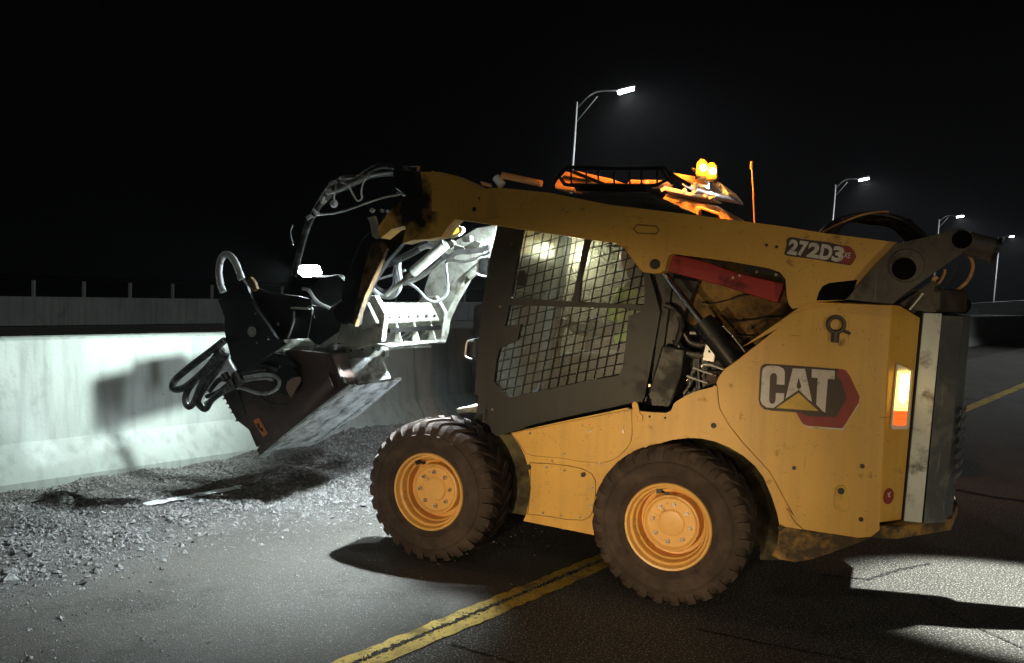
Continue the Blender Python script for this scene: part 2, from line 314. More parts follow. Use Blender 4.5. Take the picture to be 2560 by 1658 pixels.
def line_strip():
    bm = bmesh.new(); prev = None
    for i in range(60):
        d = 2.62+1.4*i/59; w = .06*(.7+.5*math.sin(i*.9)*.3+.2*random.random())*min(1, (60-i)/14); r = []
        for nn_ in (-5.52-w, -5.52+w): r.append(bm.verts.new(rd(nn_, d, .034)))
        if prev: bm.faces.new((prev[0], prev[1], r[1], r[0]))
        prev = r
    return link('edge_line', bm, M['wline'])
M['gravelbed'] = mat('milled_grit', (.075, .068, .06), .95, var=.3, vs=30, bump=1, bs=140, fine=(160, .6, (.22, .21, .2)))
M['stone'] = mat('crushed_stone', (.165, .155, .15), .85, var=.55, vs=45, bump=.3, bs=120)
tag(gravel_base(), 'bed of grey millings spread along the foot of the barrier', 'gravel', 'stuff')
def stones(name, n, d, z, s, label, m):
    K = len(n); base = np.array([(1, 0, 0), (-1, 0, 0), (0, 1, 0), (0, -1, 0), (0, 0, 1), (0, 0, -1), (.7, .7, .3), (-.6, .6, -.4)])
    base = base[:6]; fc = np.array([(0, 2, 4), (2, 1, 4), (1, 3, 4), (3, 0, 4), (2, 0, 5), (1, 2, 5), (3, 1, 5), (0, 3, 5)])
    V = base[None]*(1+rng.uniform(-.35, .35, (K, 6, 3)))+rng.uniform(-.25, .25, (K, 6, 3)); a = rng.uniform(0, 6.28, K); V[:, :, 2] *= .65
    x = V[:, :, 0]*np.cos(a)[:, None]-V[:, :, 1]*np.sin(a)[:, None]; y = V[:, :, 0]*np.sin(a)[:, None]+V[:, :, 1]*np.cos(a)[:, None]
    tl = rng.uniform(-.5, .5, K)[:, None]; zz = V[:, :, 2]+x*tl; V = np.stack([x, y, zz], -1)*s[:, None, None]
    c = np.stack([n*RN.x+d*RD.x, n*RN.y+d*RD.y, z], -1); V = (V+c[:, None]).reshape(-1, 3); Fc = (fc[None]+(np.arange(K)*6)[:, None, None]).reshape(-1, 3)
    me = bpy.data.meshes.new(name); me.from_pydata(V.tolist(), [], Fc.tolist()); me.materials.append(m); o = bpy.data.objects.new(name, me); COL.objects.link(o)
    return tag(o, label, 'gravel', 'stuff')
tag(line_strip(), kind='structure')
K = 88000; n = rng.uniform(-6.6, -3.3, K); d = rng.uniform(-.6, 8.6, K); h, e = hgt(n, d); k = rng.uniform(0, 1, K) < np.clip(e*1.2, 0, 1)*np.where(d > 6.8, .5, 1)
k &= ~((np.abs(n+5.52) < .05) & (d > 2.5) & (d < 4.0) & (rng.uniform(0, 1, K) < .9))
n, d, h = n[k], d[k], h[k]; s = rng.gamma(2.4, .0027, len(n))+.0026
stones('gravel', n, d, h+s*.2, s, 'loose grey crushed millings heaped between barrier and tyres', M['stone'])
K = 15000; d = rng.uniform(0, 6.2, K); n = -4.75+.25*np.sin(d*1.3+1)+rng.exponential(.5, K); s = rng.gamma(1.6, .0018, K)+.0012; s[n > -3.2] *= .6
stones('scattered_grit', n, d, s*.4, s, 'loose stones scattered thinly over the dusty shoulder', M['stone'])
K = 900; n = rng.uniform(-6.4, -4.3, K); d = rng.uniform(.3, 7, K); h, e = hgt(n, d); s = rng.gamma(3, .0042, K)+.006
stones('coarse_rubble', n, d, h+s*.2, s, 'larger angular lumps of broken asphalt lying among the finer millings', M['stone'])
K = 2600; n = -2.66+rng.normal(0, .012, K); d = rng.uniform(1.5, 8, K); s = rng.gamma(2, .0012, K)+.001
stones('crack_rubble', n, d, s*.3+.006, s, 'broken asphalt crumbs lying in the crack of the yellow line', M['gravelbed'])

# ------------------------------------------------------------------ barriers and far parapet
def extrude_profile(name, prof, d0, d1, m, parent=None, bevel=0, nseg=1):
    bm = bmesh.new(); rings = []
    for i in range(nseg+1):
        d = d0+(d1-d0)*i/nseg; rings.append([bm.verts.new(rd(n, d, z)) for n, z in prof])
    for a, b in zip(rings, rings[1:]):
        for j in range(len(prof)): bm.faces.new((a[j], a[(j+1) % len(prof)], b[(j+1) % len(prof)], b[j]))
    bm.faces.new(rings[0]); bm.faces.new(rings[-1][::-1]); return link(name, bm, m, parent, bevel=bevel)
jp = [(-6.5, 0), (-6.5, .075), (-6.70, .33), (-6.78, 1.08), (-6.82, 1.1), (-6.98, 1.1), (-7.02, 1.08), (-7.10, .33), (-7.3, .075), (-7.3, 0)]
bar = empty('concrete_barrier', 'long pale concrete barrier wall running beside the gravel behind the loader', 'barrier')
# joints as real gaps between casts
js = [-40, 1.2-.0, 6.65, 12.2, 18, 24, 36, 60, 120, 300]
for a, b in zip(js, js[1:]):
    extrude_profile('wall_panel', jp, a+.008, b-.008, M['concrete'], bar, .006)
extrude_profile('joint_filler', [(x*1+(.02 if x > -6.9 else -.02)*-1, z) for x, z in jp[:5]]+[(-6.98, 1.08), (-7.28, 0)], -40, 300, M['tar'], bar)
par = empty('far_parapet', 'distant low concrete parapet with a dark rail across the road', 'wall')
extrude_profile('wall', [(-26.7, 0), (-26.7, .85), (-27.1, .85), (-27.1, 0)], -60, 420, M['concrete'], par)
extrude_profile('rail', [(-26.85, 1.34), (-26.85, 1.42), (-26.95, 1.42), (-26.95, 1.34)], -60, 420, M['void'], par)
for i in range(70):
    bm = bmesh.new(); d = -20+1.46*i if i < 60 else -20+1.46*60+6*(i-60); p = rd(-26.85, d-.02, 1.1)
    box(bm, p+Vector((-.04, -.04, -.25)), p+Vector((.04, .04, .24))); link('rail_post', bm, M['galv'], par)
rw = empty('retaining_wall', 'long grey retaining wall far away at the right edge', 'wall')
bm = bmesh.new(); pts = []
for (x, y0, y1) in ((2330, 764, 783.5), (2560, 751, 788), (2900, 728, 795)):
    a = GP(x, y1); dd = (a-C0); hh = ray(x, y0); t = dd.dot(fwd)/hh.dot(fwd); top = C0+hh*t; pts.append((a, Vector((a.x, a.y, top.z))))
for (a, ta), (b, tb) in zip(pts, pts[1:]):
    loop = [a, b, tb, ta]; off = Vector((0, 1.2, 0)); v0 = [bm.verts.new(p) for p in loop]; v1 = [bm.verts.new(p+off) for p in loop]
    bm.faces.new(v0); bm.faces.new(v1[::-1])
    for i in range(4): bm.faces.new((v0[i], v0[(i+1) % 4], v1[(i+1) % 4], v1[i]))
link('wall', bm, M['concrete'], rw)

# ------------------------------------------------------------------ street lamps
heads = [(1565, 222), (2160, 446), (2400, 540), (2530, 590)]; tops = [(1442, 255), (2089, 462), (2348, 548), (2499, 598)]
def onn(x, y, n):
    d = ray(x, y); t = (n-C0.dot(RN))/d.dot(RN); return C0+d*t
names = ['nearest tall street lamp rising above the loader cab', 'second street lamp, right of the orange beacon', 'third street lamp, above the gray lift link', 'farthest small street lamp at the right edge']
for i, (hp, tp) in enumerate(zip(heads, tops)):
    top = onn(*tp, -27.2); hd = onn(*hp, -24.9); base = Vector((top.x+(-.6 if i else -.4)*0, top.y, 0)); base = rd(-27.2, top.dot(RD), 0)
    # the poles stand true to gravity while the road surface falls towards the barrier
    lean = RT*0; base = top-Vector((0, 0, top.z))+Vector((-.032*top.z, 0, 0))*1.0
    e_ = empty('street_lamp', names[i], 'street lamp', base, group='street lamps along the far parapet')
    lo = lambda p: Vector(p)-base
    bm = bmesh.new(); tube(bm, [Vector((0, 0, 0)), lo(top)], [.13, .07], 12, False); link('pole', bm, M['wht'], e_, smooth=True)
    dirh = (hd-top); bm = bmesh.new()
    tube(bm, [lo(top-Vector((0, 0, .35))), lo(top+dirh*.35+Vector((0, 0, .25))), lo(hd-dirh*.18+Vector((0, 0, .05)))], .045, 8); tube(bm, [lo(top-Vector((0, 0, 1.1))), lo(top+dirh*.42+Vector((0, 0, .0)))], .03, 8, False); link('arm', bm, M['galv'], e_, smooth=True)
    ax = dirh.normalized(); sx = ax.cross(Vector((0, 0, 1))).normalized()
    def hb(w, l0, l1, z0, z1, m, nm):
        bm = bmesh.new(); vs = []
        for z, k in ((z0, 1), (z1, .7)):
            for a, b in ((l0, -w), (l1, -w*.7), (l1, w*.7), (l0, w)): vs.append(bm.verts.new(lo(hd)+ax*a*k+sx*b*k+Vector((0, 0, z))))
        for f in ((0, 1, 2, 3), (7, 6, 5, 4), (0, 4, 5, 1), (1, 5, 6, 2), (2, 6, 7, 3), (3, 7, 4, 0)): bm.faces.new([vs[q] for q in f])
        return link(nm, bm, m, e_)
    hb(.2, -.5, .5, -.02, .14, M['galv'], 'lamp_head'); hb(.24, -.42, .46, -.16, -.022, M['lens_s'], 'lens')
    point('lamp_glow', lo(hd)-Vector((0, 0, .3)), 450, (.9, .97, 1), .1, e_)
    spot('street_light', lo(hd)-Vector((0, 0, .15)), lo(hd)+Vector((4, -3, -12)), 8000, (.85, .93, 1), 158, .8, .15, e_)

# ------------------------------------------------------------------ the loader
ROT = math.atan2(FWV.y, FWV.x)
SL = empty('skid_steer_loader', 'yellow skid steer loader with black caged cab and raised arms', 'skid steer', ORG, ROT)
R_T = .4132
def make_wheel():
    e_ = bpy.data.objects.new('wheel', None); COL.objects.link(e_)
    bm = bmesh.new()
    prof = [(.03, .205), (.012, .222), (-.004, .238), (-.012, .254), (-.0175, .257), (-.0175, .262), (-.014, .265), (-.018, .30), (-.0165, .325), (-.0205, .328), (-.0195, .333), (-.0135, .337), (-.010, .348), (.006, .375), (.022, .391), (.05, .399), (.155, .402)]
    full = prof+[(.31-L, r) for L, r in prof[::-1][1:]]+[(.28, .2), (.03, .2)]
    lathe(bm, full, 96)
    for rr in (.246, .284, .33):
        pass
    nl = 28
    for side in (0, 1):
        for k in range(nl):
            a0 = 2*math.pi*(k+.5*side)/nl
            st = [(-.010, .362, .0, .024), (.001, .388, .0, .025), (.02, .408, .02, .026), (.07, .4132, .09, .025), (.12, .4132, .17, .024), (.165, .411, .24, .018)]
            ring = []
            for (L, r, da, hw) in st:
                Lx = L if side == 0 else .31-L; a = a0+da; ww = hw/r; rin = r-.032
                ring.append([bm.verts.new((rr*math.cos(a+s_), -Lx, rr*math.sin(a+s_))) for rr, s_ in ((rin, -ww), (r, -ww*.85), (r, ww*.85), (rin, ww))])
            for p, q in zip(ring, ring[1:]):
                for j in range(4): bm.faces.new((p[j], p[(j+1) % 4], q[(j+1) % 4], q[j]))
            bm.faces.new(ring[0]); bm.faces.new(ring[-1])
    ty = link('tyre', bm, M['rubber'], e_, smooth=True, bevel=0)
    bm = bmesh.new()
    lathe(bm, [(.05, .20), (.02, .2235), (.004, .2265), (-.004, .222), (-.002, .212), (.014, .207), (.028, .204), (.034, .192), (.05, .188), (.075, .186), (.082, .178), (.15, .176), (.155, .150)], 80)
    ri = link('rim', bm, M['rim'], e_, smooth=True)
    bm = bmesh.new()
    lathe(bm, [(.155, .151), (.10, .150), (.088, .150), (.080, .146), (.078, .138), (.086, .130), (.090, .125), (.090, .072), (.084, .069), (.084, .066), (.079, .064), (.077, .05), (.077, .004), (.080, .003), (.080, 0)], 72)
    hub = link('hub', bm, M['rim'], e_, smooth=True)
    for k in range(8):
        a = 2*math.pi*(k+.35)/8; c = Vector((.099*math.cos(a), -.090, .099*math.sin(a)))
        bm = bmesh.new(); tube(bm, [c, c+Vector((0, .004, 0))], .0125, 14, False); tube(bm, [c+Vector((0, .004, 0)), c+Vector((0, .018, 0))], .0100, 6, False); tube(bm, [c+Vector((0, .016, 0)), c+Vector((0, .022, 0))], .005, 8, False); link('lug_nut', bm, M['bolt'], e_)
    bm = bmesh.new(); c = Vector((.03, -.05, .178)); tube(bm, [c, c+Vector((-.03, .022, -.008))], .006, 8, False); box(bm, c+Vector((-.012, .0, -.012)), c+Vector((.016, .02, .012))); box(bm, c+Vector((-.05, .015, -.02)), c+Vector((-.03, .03, -.004))); link('valve_stem', bm, M['black'], e_)
    return e_
w0 = make_wheel(); kids = list(w0.children)
def place_wheel(F, side, spin):
    if side == 0 and F == 0: e_ = w0
    else:
        e_ = w0.copy(); COL.objects.link(e_)
        for c in kids:
            q = c.copy(); COL.objects.link(q); q.parent = e_
    e_.parent = SL; e_.location = (F, 0 if side == 0 else -1.52, R_T-.006)
    e_.rotation_euler = (0, spin, 0 if side == 0 else math.pi)
place_wheel(0, 0, .15); place_wheel(1.396, 0, .35); place_wheel(0, 1, .5); place_wheel(1.396, 1, .1)

# --- lower frame: chain case and side plates
bm = bmesh.new(); prism(bm, [Vector((-.75, -.36, .42)), Vector((-.35, -.36, .25)), Vector((1.62, -.36, .25)), Vector((1.74, -.36, .38)), Vector((1.62, -.36, .70)), Vector((1.2, -.36, .72)), Vector((-.75, -.36, .80))], (0, -.98, 0)); link('chain_case', bm, M['olive'], SL, bevel=.01)
arch = z6((2325, 1250), (2290, 1170), (2230, 1090), (2150, 1020), (2050, 960), (1950, 918), (1850, 896), (1750, 893), (1650, 905), (1550, 932), (1450, 965), (1370, 1002), (1300, 1045), (1240, 1095), (1190, 1160), (1150, 1240), (1120, 1330), (1100, 1430), (1088, 1541))
low = z10((575, 700), (590, 640), (590, 560), (575, 480), (555, 420), (530, 345), (500, 275))+arch+[(1485, 1338)]+z6((590, 1480), (612, 1430), (630, 1340), (640, 1250), (636, 1170), (622, 1090), (600, 1020), (570, 955), (540, 910), (500, 858))+z6((700, 812), (900, 768), (1100, 727), (1320, 680), (1350, 690), (1430, 705), (1520, 712), (1600, 715), (1625, 705), (1640, 690), (1655, 650), (1670, 635), (1720, 605), (1780, 575), (1850, 552), (1900, 540), (1980, 515))
low = low+[(1860, 960), (1880, 1100), (2020, 1330)]+z10((1000, 700), (960, 760), (830, 800), (700, 825), (590, 805), (535, 775))
fr = plate('side_frame', low, .10, .03, M['yellow'], SL, .003)
# inner arch liner behind the frame plate
bm = bmesh.new(); prism(bm, [S(x, y, .36) for x, y in [(1330, 1120), (1620, 1040), (1860, 1060), (1980, 1200), (2010, 1400), (1900, 1400), (1900, 1300), (1480, 1330), (1330, 1290)]], (0, -.02, 0)); link('wheel_well', bm, M['olive'], SL)
# rocker seams (raised cover panels) on the frame
def gap(px, L):
    cx = sum(p[0] for p in px)/len(px); cy = sum(p[1] for p in px)/len(px)
    r = max(abs(p[0]-cx) for p in px); k = 1+1.6/r
    plate('panel_gap_shade', [(cx+(x-cx)*k, cy+(y-cy)*(1+1.6/max(abs(q[1]-cy) for q in px))) for x, y in px], L, .004, M['yellowd'], SL, 0)  # darker, slightly larger plate stands in for shade in the seam
cov = z6((505, 862), (1355, 690), (1358, 860), (1350, 920), (1320, 970), (1270, 1020), (1200, 1058), (1120, 1070), (1000, 1060), (860, 1035), (660, 1018), (605, 1000), (575, 950), (545, 905))
plate('cover_panel', cov, .096, .006, M['yellow'], SL, .002); gap(cov, .0985)
cov2 = z6((640, 1070), (760, 1075), (900, 1090), (1000, 1110), (1070, 1145), (1100, 1200), (1098, 1300), (1085, 1400), (1060, 1450), (1010, 1473), (900, 1468), (760, 1445), (622, 1430), (634, 1340), (644, 1250))
plate('cover_panel', cov2, .095, .008, M['yellow'], SL, .002); gap(cov2, .0985)
bolts = z6((1062, 843), (1299, 848), (880, 1006), (755, 1100), (884, 1120), (1080, 1250), (1070, 1370), (732, 1423), (862, 1444), (993, 1450), (1132, 1075), (640, 860))
for p in bolts:
    bm = bmesh.new(); c = S(*p, .093); cyl(bm, c, .0075, .006, 'y', 8); link('panel_bolt', bm, M['bolt'], SL)
blk = z6((630, 1097), (1020, 1150), (1938, 805), (1485, 740), (1595, 750))+z5((752, 1104), (1235, 1092), (1226, 1468), (655, 1528), (1085, 1265))
for i, p in enumerate(blk):
    bm = bmesh.new(); c = S(*p, .098 if i < 5 else .078); cyl(bm, c, (.015, .012, .014, .006, .006, .010, .011, .011, .012, .015)[i], .004 if i in (2, 3, 4, 5, 6, 7) else .02, 'y', 14); link('bolt_hole' if i in (2, 3, 4, 5, 6, 7) else 'rubber_plug', bm, M['black'], SL)
bm = bmesh.new(); prism(bm, pxs(z6((1358, 655), (1362, 640), (1378, 634), (1394, 642), (1402, 660), (1414, 720), (1434, 735), (1434, 775), (1398, 780), (1395, 735), (1365, 720)), .088), (0, -.012, 0)); link('cab_latch', bm, M['yellow'], SL, bevel=.003)

# --- rear side panel with the logo
rp = z6((1965, 540), (1955, 500), (1975, 455), (2020, 400), (2100, 345), (2379, 125))+z4((380, 1385), (700, 1160), (790, 1095), (830, 1074), (880, 1062), (1440, 1085))+z5((1425, 200), (1400, 620), (1385, 900), (1355, 1500))+z10((1300, 600), (1240, 648), (1150, 655), (1000, 632), (880, 615), (760, 595), (700, 540), (640, 440))+[(1985, 1290), (1925, 1180), (1860, 1110), (1822, 1062), (1800, 1022), (1796, 1000)]
plate('rear_side_panel', rp, .080, .012, M['yellow'], SL, .004); gap(rp, .0955)
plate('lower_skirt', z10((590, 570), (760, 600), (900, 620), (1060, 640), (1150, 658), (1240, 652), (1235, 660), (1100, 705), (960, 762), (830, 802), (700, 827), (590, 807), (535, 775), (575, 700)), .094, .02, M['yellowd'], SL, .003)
# tie-down shackle, keyhole latch
c = S(*z5((1050, 90))[0], .075); bm = bmesh.new(); tube(bm, [c+Vector((.036*math.cos(a), .01, .036*math.sin(a))) for a in np.linspace(0, 2*math.pi, 20)], .010, 8, False); tube(bm, [c+Vector((0, .008, -.035)), c+Vector((.002, .012, -.085))], .018, 10, False); tube(bm, [c+Vector((-.03, .01, -.025)), c+Vector((-.065, .012, -.04))], .007, 8, False); link('tie_down_ring', bm, M['gray'], SL, smooth=True)
bm = bmesh.new(); prism(bm, pxs(z5((1035, 1340), (1048, 1250), (1065, 1228), (1100, 1226), (1120, 1245), (1140, 1340), (1150, 1370), (1135, 1400), (1095, 1418), (1055, 1400), (1036, 1370)), .078), (0, .006, 0)); link('latch_plate', bm, M['dylw'], SL, bevel=.002)
bm = bmesh.new(); cyl(bm, S(*z5((1092, 1355))[0], .072), .019, .004, 'y', 20); link('latch_boss', bm, M['yellow'], SL)
# logo
lg = lambda nm, pts, dep, m, holes=(): plate(nm, z5(*pts), .080-dep, .0015, m, SL, 0, [z5(*h) for h in holes])
lg('logo_trim', [(800, 770), (845, 812), (1090, 825), (1120, 800), (1205, 650), (1207, 665), (1100, 836), (845, 822), (800, 790)], .0010+.001, M['dwht'])
lg('logo_hexagon', [(1040, 400), (1080, 404), (1115, 412), (1145, 450), (1215, 600), (1210, 640), (1098, 818), (1080, 824), (850, 806), (815, 795), (795, 765), (760, 700), (900, 550)], .004, M['dred'])
lg('logo_hexagon_center', [(1040, 440), (1080, 480), (1120, 590), (1118, 625), (1050, 735), (1035, 744), (850, 738), (800, 720), (850, 500)], .006, M['dblk'])
lg('logo_shield', [(545, 368), (800, 384), (1060, 405), (1052, 470), (1030, 505), (1005, 505), (985, 715), (960, 722), (800, 712), (600, 700), (540, 690), (510, 660), (500, 620), (512, 400), (525, 378)], .008, M['dblk'])
Cp = [(524, 430), (532, 400), (555, 384), (600, 380), (645, 386), (675, 402), (686, 425), (683, 516), (628, 513), (630, 455), (622, 437), (603, 433), (588, 440), (580, 458), (574, 625), (580, 645), (597, 652), (612, 645), (620, 625), (622, 574), (681, 577), (678, 625), (640, 655), (605, 680), (555, 676), (525, 655), (513, 625)]
lg('logo_letter', Cp, .0105, M['dwht'])
lg('logo_letter', [(742, 400), (828, 403), (878, 636), (855, 622), (785, 552), (690, 615)], .0105, M['dwht'], [[(783, 462), (803, 530), (785, 548), (768, 532)]])
lg('logo_letter', [(877, 405), (1041, 416), (1037, 478), (990, 474), (971, 714), (950, 700), (908, 655), (918, 468), (875, 464)], .0105, M['dwht'])
lg('logo_triangle', [(783, 572), (925, 702), (850, 697), (625, 680)], .0105, M['dylw'])
c = S(*z5((1418, 1305))[0], .08)

# --- rear end: chamfer post, door, bumper
def vprism(name, fl, z0, z1, m, bevel=.004, tp=0):
    bm = bmesh.new(); prism(bm, [Vector((F, -L, z0)) for F, L in fl], (0, 0, z1-z0))
    for v in bm.verts:
        if v.co.z < (z0+z1)/2: v.co.x += tp
    return link(name, bm, m, SL, bevel=bevel)
bm = bmesh.new(); A = [(-.985, .082), (-1.112, .262)]
v = [Vector((-.985, -.082, .553)), Vector((-1.080, -.232, .545)), Vector((-1.112, -.262, 1.52)), Vector((-1.02, -.13, 1.575)), Vector((-.985, -.082, 1.578))]
prism(bm, v, (.02, -.02, 0)); cp = link('corner_post', bm, M['yellow'], SL, bevel=.004)
# the light sits in the corner post
nv = Vector((-(.262-.082), -(-1*(-1.112+.985)), 0))  # outward normal is worked out below
t = (Vector((-1.112, -.262, 0))-Vector((-.985, -.082, 0))).normalized(); nv = Vector((t.y, -t.x, 0)); nv = nv if nv.y > 0 or nv.x < 0 and nv.y > -.01 else -nv
if nv.dot(Vector((-1, 1, 0))) < 0: nv = -nv
def onpost(u, z, off): return Vector((-.985, -.082, z))+t*u+nv*off
def postloop(pts, off): return [onpost(u, z, off) for u, z in pts]
def pp(x, y):   # pixel on the corner post plane
    d = ray(x, y); p0 = W(-.985, .082, 0); nw = FWV*nv.x+(-LATV)*nv.y; tt = (p0-C0).dot(nw)/d.dot(nw); p = C0+d*tt-ORG
    q = Vector((p.dot(FWV), -p.dot(LATV), p.z)); return ((q-Vector((-.985, -.082, 0))).dot(t), p.z)
fr_o = [pp(*p) for p in z5((1468, 365), (1575, 410), (1548, 815), (1530, 828), (1432, 830), (1425, 800))]
lens = [pp(*p) for p in z5((1462, 420), (1542, 415), (1512, 800), (1430, 795))]
bm = bmesh.new(); prism(bm, postloop(fr_o, .014), -nv*.012); tl = link('tail_light', bm, M['wht'], SL, bevel=.004)
mid = [((lens[0][0]*.27+lens[3][0]*.73), (lens[0][1]*.27+lens[3][1]*.73)), ((lens[1][0]*.27+lens[2][0]*.73), (lens[1][1]*.27+lens[2][1]*.73))]
bm = bmesh.new(); prism(bm, postloop([lens[0], lens[1], mid[1], mid[0]], .026), -nv*.011); link('clear_lens', bm, M['lens_t'], tl, bevel=.003)
bm = bmesh.new(); prism(bm, postloop([mid[0], mid[1], lens[2], lens[3]], .026), -nv*.011); link('red_lens', bm, M['lens_r'], tl, bevel=.003)
mixp = lambda a, b, k: (a[0]*(1-k)+b[0]*k, a[1]*(1-k)+b[1]*k)
bq = [mixp(mixp(lens[0], lens[3], v), mixp(lens[1], lens[2], v), u) for u, v in ((.18, .07), (.82, .07), (.86, .2), (.80, .52), (.5, .60), (.2, .52), (.14, .2))]
bm = bmesh.new(); prism(bm, postloop(bq, .030), -nv*.003); link('bulb_glow', bm, M['lens_w2'], tl, bevel=.001)
for k in range(9):
    a_, b_ = mixp(lens[0], lens[3], .08+k*.1), mixp(lens[1], lens[2], .08+k*.1); bm = bmesh.new(); prism(bm, postloop([a_, b_, (b_[0], b_[1]-.0016), (a_[0], a_[1]-.0016)], .0312), -nv*.003); link('lens_rib', bm, M['dylw'], tl)
rdp = pp(*z5((1418, 1305))[0]); bm = bmesh.new(); prism(bm, [onpost(rdp[0]+.038*math.cos(a), rdp[1]+.038*math.sin(a), .003) for a in np.linspace(0, 2*math.pi, 24)[:-1]], -nv*.002); link('round_sticker', bm, M['dred'], SL)
bm = bmesh.new(); prism(bm, [onpost(rdp[0]+u, rdp[1]+z, .0045) for u, z in ((-.012, .016), (.012, .022), (.002, .004), (.014, -.002), (-.004, -.004), (-.008, .004))], -nv*.001); link('sticker_mark', bm, M['dwht'], SL)
vprism('door_gap_shade', [(-1.10, .28), (-1.125, .272), (-1.14, .40), (-1.05, .40)], .54, 1.55, M['black'], .004, .034)  # black prism stands in for the shade in the door gap
vprism('door_edge_panel', [(-1.125, .262), (-1.205, .268), (-1.205, .42), (-1.125, .42)], .52, 1.545, M['pale'], .004, .034)
dd = vprism('rear_door', [(-1.207, .272), (-1.30, .36), (-1.345, .52), (-1.365, .75), (-1.365, 1.2), (-1.30, 1.38), (-1.16, 1.40), (-1.16, .5), (-1.207, .43)], .53, 1.535, M['door'], .004, .028)
for k in range(7):
    z = .74+k*.052; m_ = .0045; bm = bmesh.new()
    prism(bm, [Vector((-1.309-m_, -.375+.001, z)), Vector((-1.309-m_-.004, -.375+.001, z+.03)), Vector((-1.343-m_-.004, -.505, z+.042)), Vector((-1.343-m_, -.505, z+.012))], (.003, -.002, 0)); link('louvre', bm, M['door'], dd)
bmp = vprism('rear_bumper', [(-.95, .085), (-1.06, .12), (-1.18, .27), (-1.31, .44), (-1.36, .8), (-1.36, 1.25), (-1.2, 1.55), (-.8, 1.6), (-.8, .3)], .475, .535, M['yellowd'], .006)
vprism('engine_bay', [(-1.09, .30), (-1.10, 1.42), (-.55, 1.45), (.10, 1.42), (.10, .50), (-.5, .50)], .45, 1.30, M['black'])
hood = vprism('engine_hood', [(-1.08, .36), (-1.20, .38), (-1.33, .60), (-1.35, 1.25), (-1.25, 1.40), (-.5, 1.42), (-.3, 1.2), (-.3, .55), (-.8, .5)], 1.545, 1.665, M['gray'], .02)
bm = bmesh.new(); tube(bm, [S(2330, 760, .55), S(2408, 764, .75)], .045, 16, False); link('hood_tube', bm, M['black'], SL, smooth=True)
bm = bmesh.new(); prism(bm, [S(x, y, .3) for x, y in zC((560, 850), (900, 620), (930, 650), (880, 800), (940, 930), (760, 960), (660, 920))], (0, -.06, 0)); link('hood_bracket', bm, M['gray'], SL, bevel=.004)
tubeo('bracket_rod', pxs(zC((670, 905), (800, 745)), .27), .007, M['galv'], SL)

# right-hand tower and side (seen through the gaps)
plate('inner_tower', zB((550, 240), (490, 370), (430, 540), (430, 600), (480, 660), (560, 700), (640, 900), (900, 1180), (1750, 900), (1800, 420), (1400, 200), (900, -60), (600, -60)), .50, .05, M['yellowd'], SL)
bm = bmesh.new(); prism(bm, [Vector((-1.0, -1.55, .55)), Vector((.15, -1.55, .75)), Vector((.15, -1.55, .95)), Vector((-.7, -1.55, 1.6)), Vector((-1.0, -1.55, 1.6))], (0, -.05, 0)); link('right_side_panel', bm, M['yellow'], SL)

# --- lift arms: left beam, its leg, and the mirrored right arm
beam_px = z1((1845, 85), (1980, 85), (2090, 110), (2200, 160), (2280, 205))+z3((420, 253), (780, 290), (1200, 375), (1680, 432), (2379, 520))+z4((980, 577), (1480, 640), (1460, 700), (1330, 830), (1240, 900), (1180, 975), (1110, 1050), (870, 1066), (790, 1100), (740, 1112), (715, 1080), (700, 1030), (690, 900), (650, 850), (560, 822), (330, 780), (0, 735))+z3((1800, 742), (1650, 720), (1622, 735), (1612, 760), (1595, 835), (1560, 858), (1500, 862), (1440, 850), (1415, 830), (1310, 690), (1240, 640), (1000, 612), (700, 565), (400, 520))+z1((2230, 440), (2090, 420), (2040, 470), (1990, 545), (1900, 562), (1800, 566), (1715, 592), (1740, 500), (1735, 465), (1640, 490), (1560, 555), (1540, 480), (1620, 370), (1740, 262), (1870, 252))
lift = plate('lift_arm', beam_px, .04, .11, M['yarm'], SL, .006)
plate('arm_pocket_shade', z4((908, 1052), (928, 990), (955, 948), (1000, 928), (1110, 915), (1200, 905), (1170, 985), (1110, 1050)), .037, .01, M['void'], lift, .002)  # near-black plate laid on the arm for the shade in its opening
# doubled side plate around the bracket, seams, slot emboss
plate('gusset_plate', z3((1235, 445), (1560, 482), (1620, 492), (1650, 510), (1658, 560), (1640, 590), (1622, 720), (1610, 765), (1594, 832), (1560, 856), (1500, 860), (1442, 848), (1418, 828), (1312, 690), (1250, 600)), .034, .010, M['yellow'], lift, .003)
bm = bmesh.new(); tube(bm, [v+Vector((0, .0, 0)) for v in pxs(z3((1395, 515), (1530, 525), (1550, 550), (1535, 580), (1395, 575), (1370, 545), (1395, 515)), .033)], .0035, 6, False); link('slot_weld', bm, M['yellowd'], lift, smooth=True)
plate('knee_plate', z3((-60, 130), (250, 250), (350, 280), (420, 320), (460, 370), (465, 410), (440, 450), (380, 470), (280, 470), (200, 455), (80, 430), (-60, 420)), .036, .008, M['yellow'], lift, .003)
for p, r in ((z3((1525, 795))[0], .026), (z3((243, 405))[0], .012), (z3((278, 328))[0], .006), (z4((557, 660))[0], .007), (z4((628, 672))[0], .007), (z4((2312-0, 660))[0], .0)):
    if r: bm = bmesh.new(); cyl(bm, S(*p, .034), r, .012 if r > .02 else .004, 'y', 20); link('pin', bm, M['black'], lift)
for p, sc in ():
    bm = bmesh.new(); prism(bm, [S(*p, .0335)+Vector((sc*random.uniform(.6, 1.4)*math.cos(a), 0, sc*random.uniform(.6, 1.3)*math.sin(a))) for a in np.linspace(0, 6.28, 14)[:-1]], (0, -.003, 0)); link('oil_stain', bm, M['black'], lift)
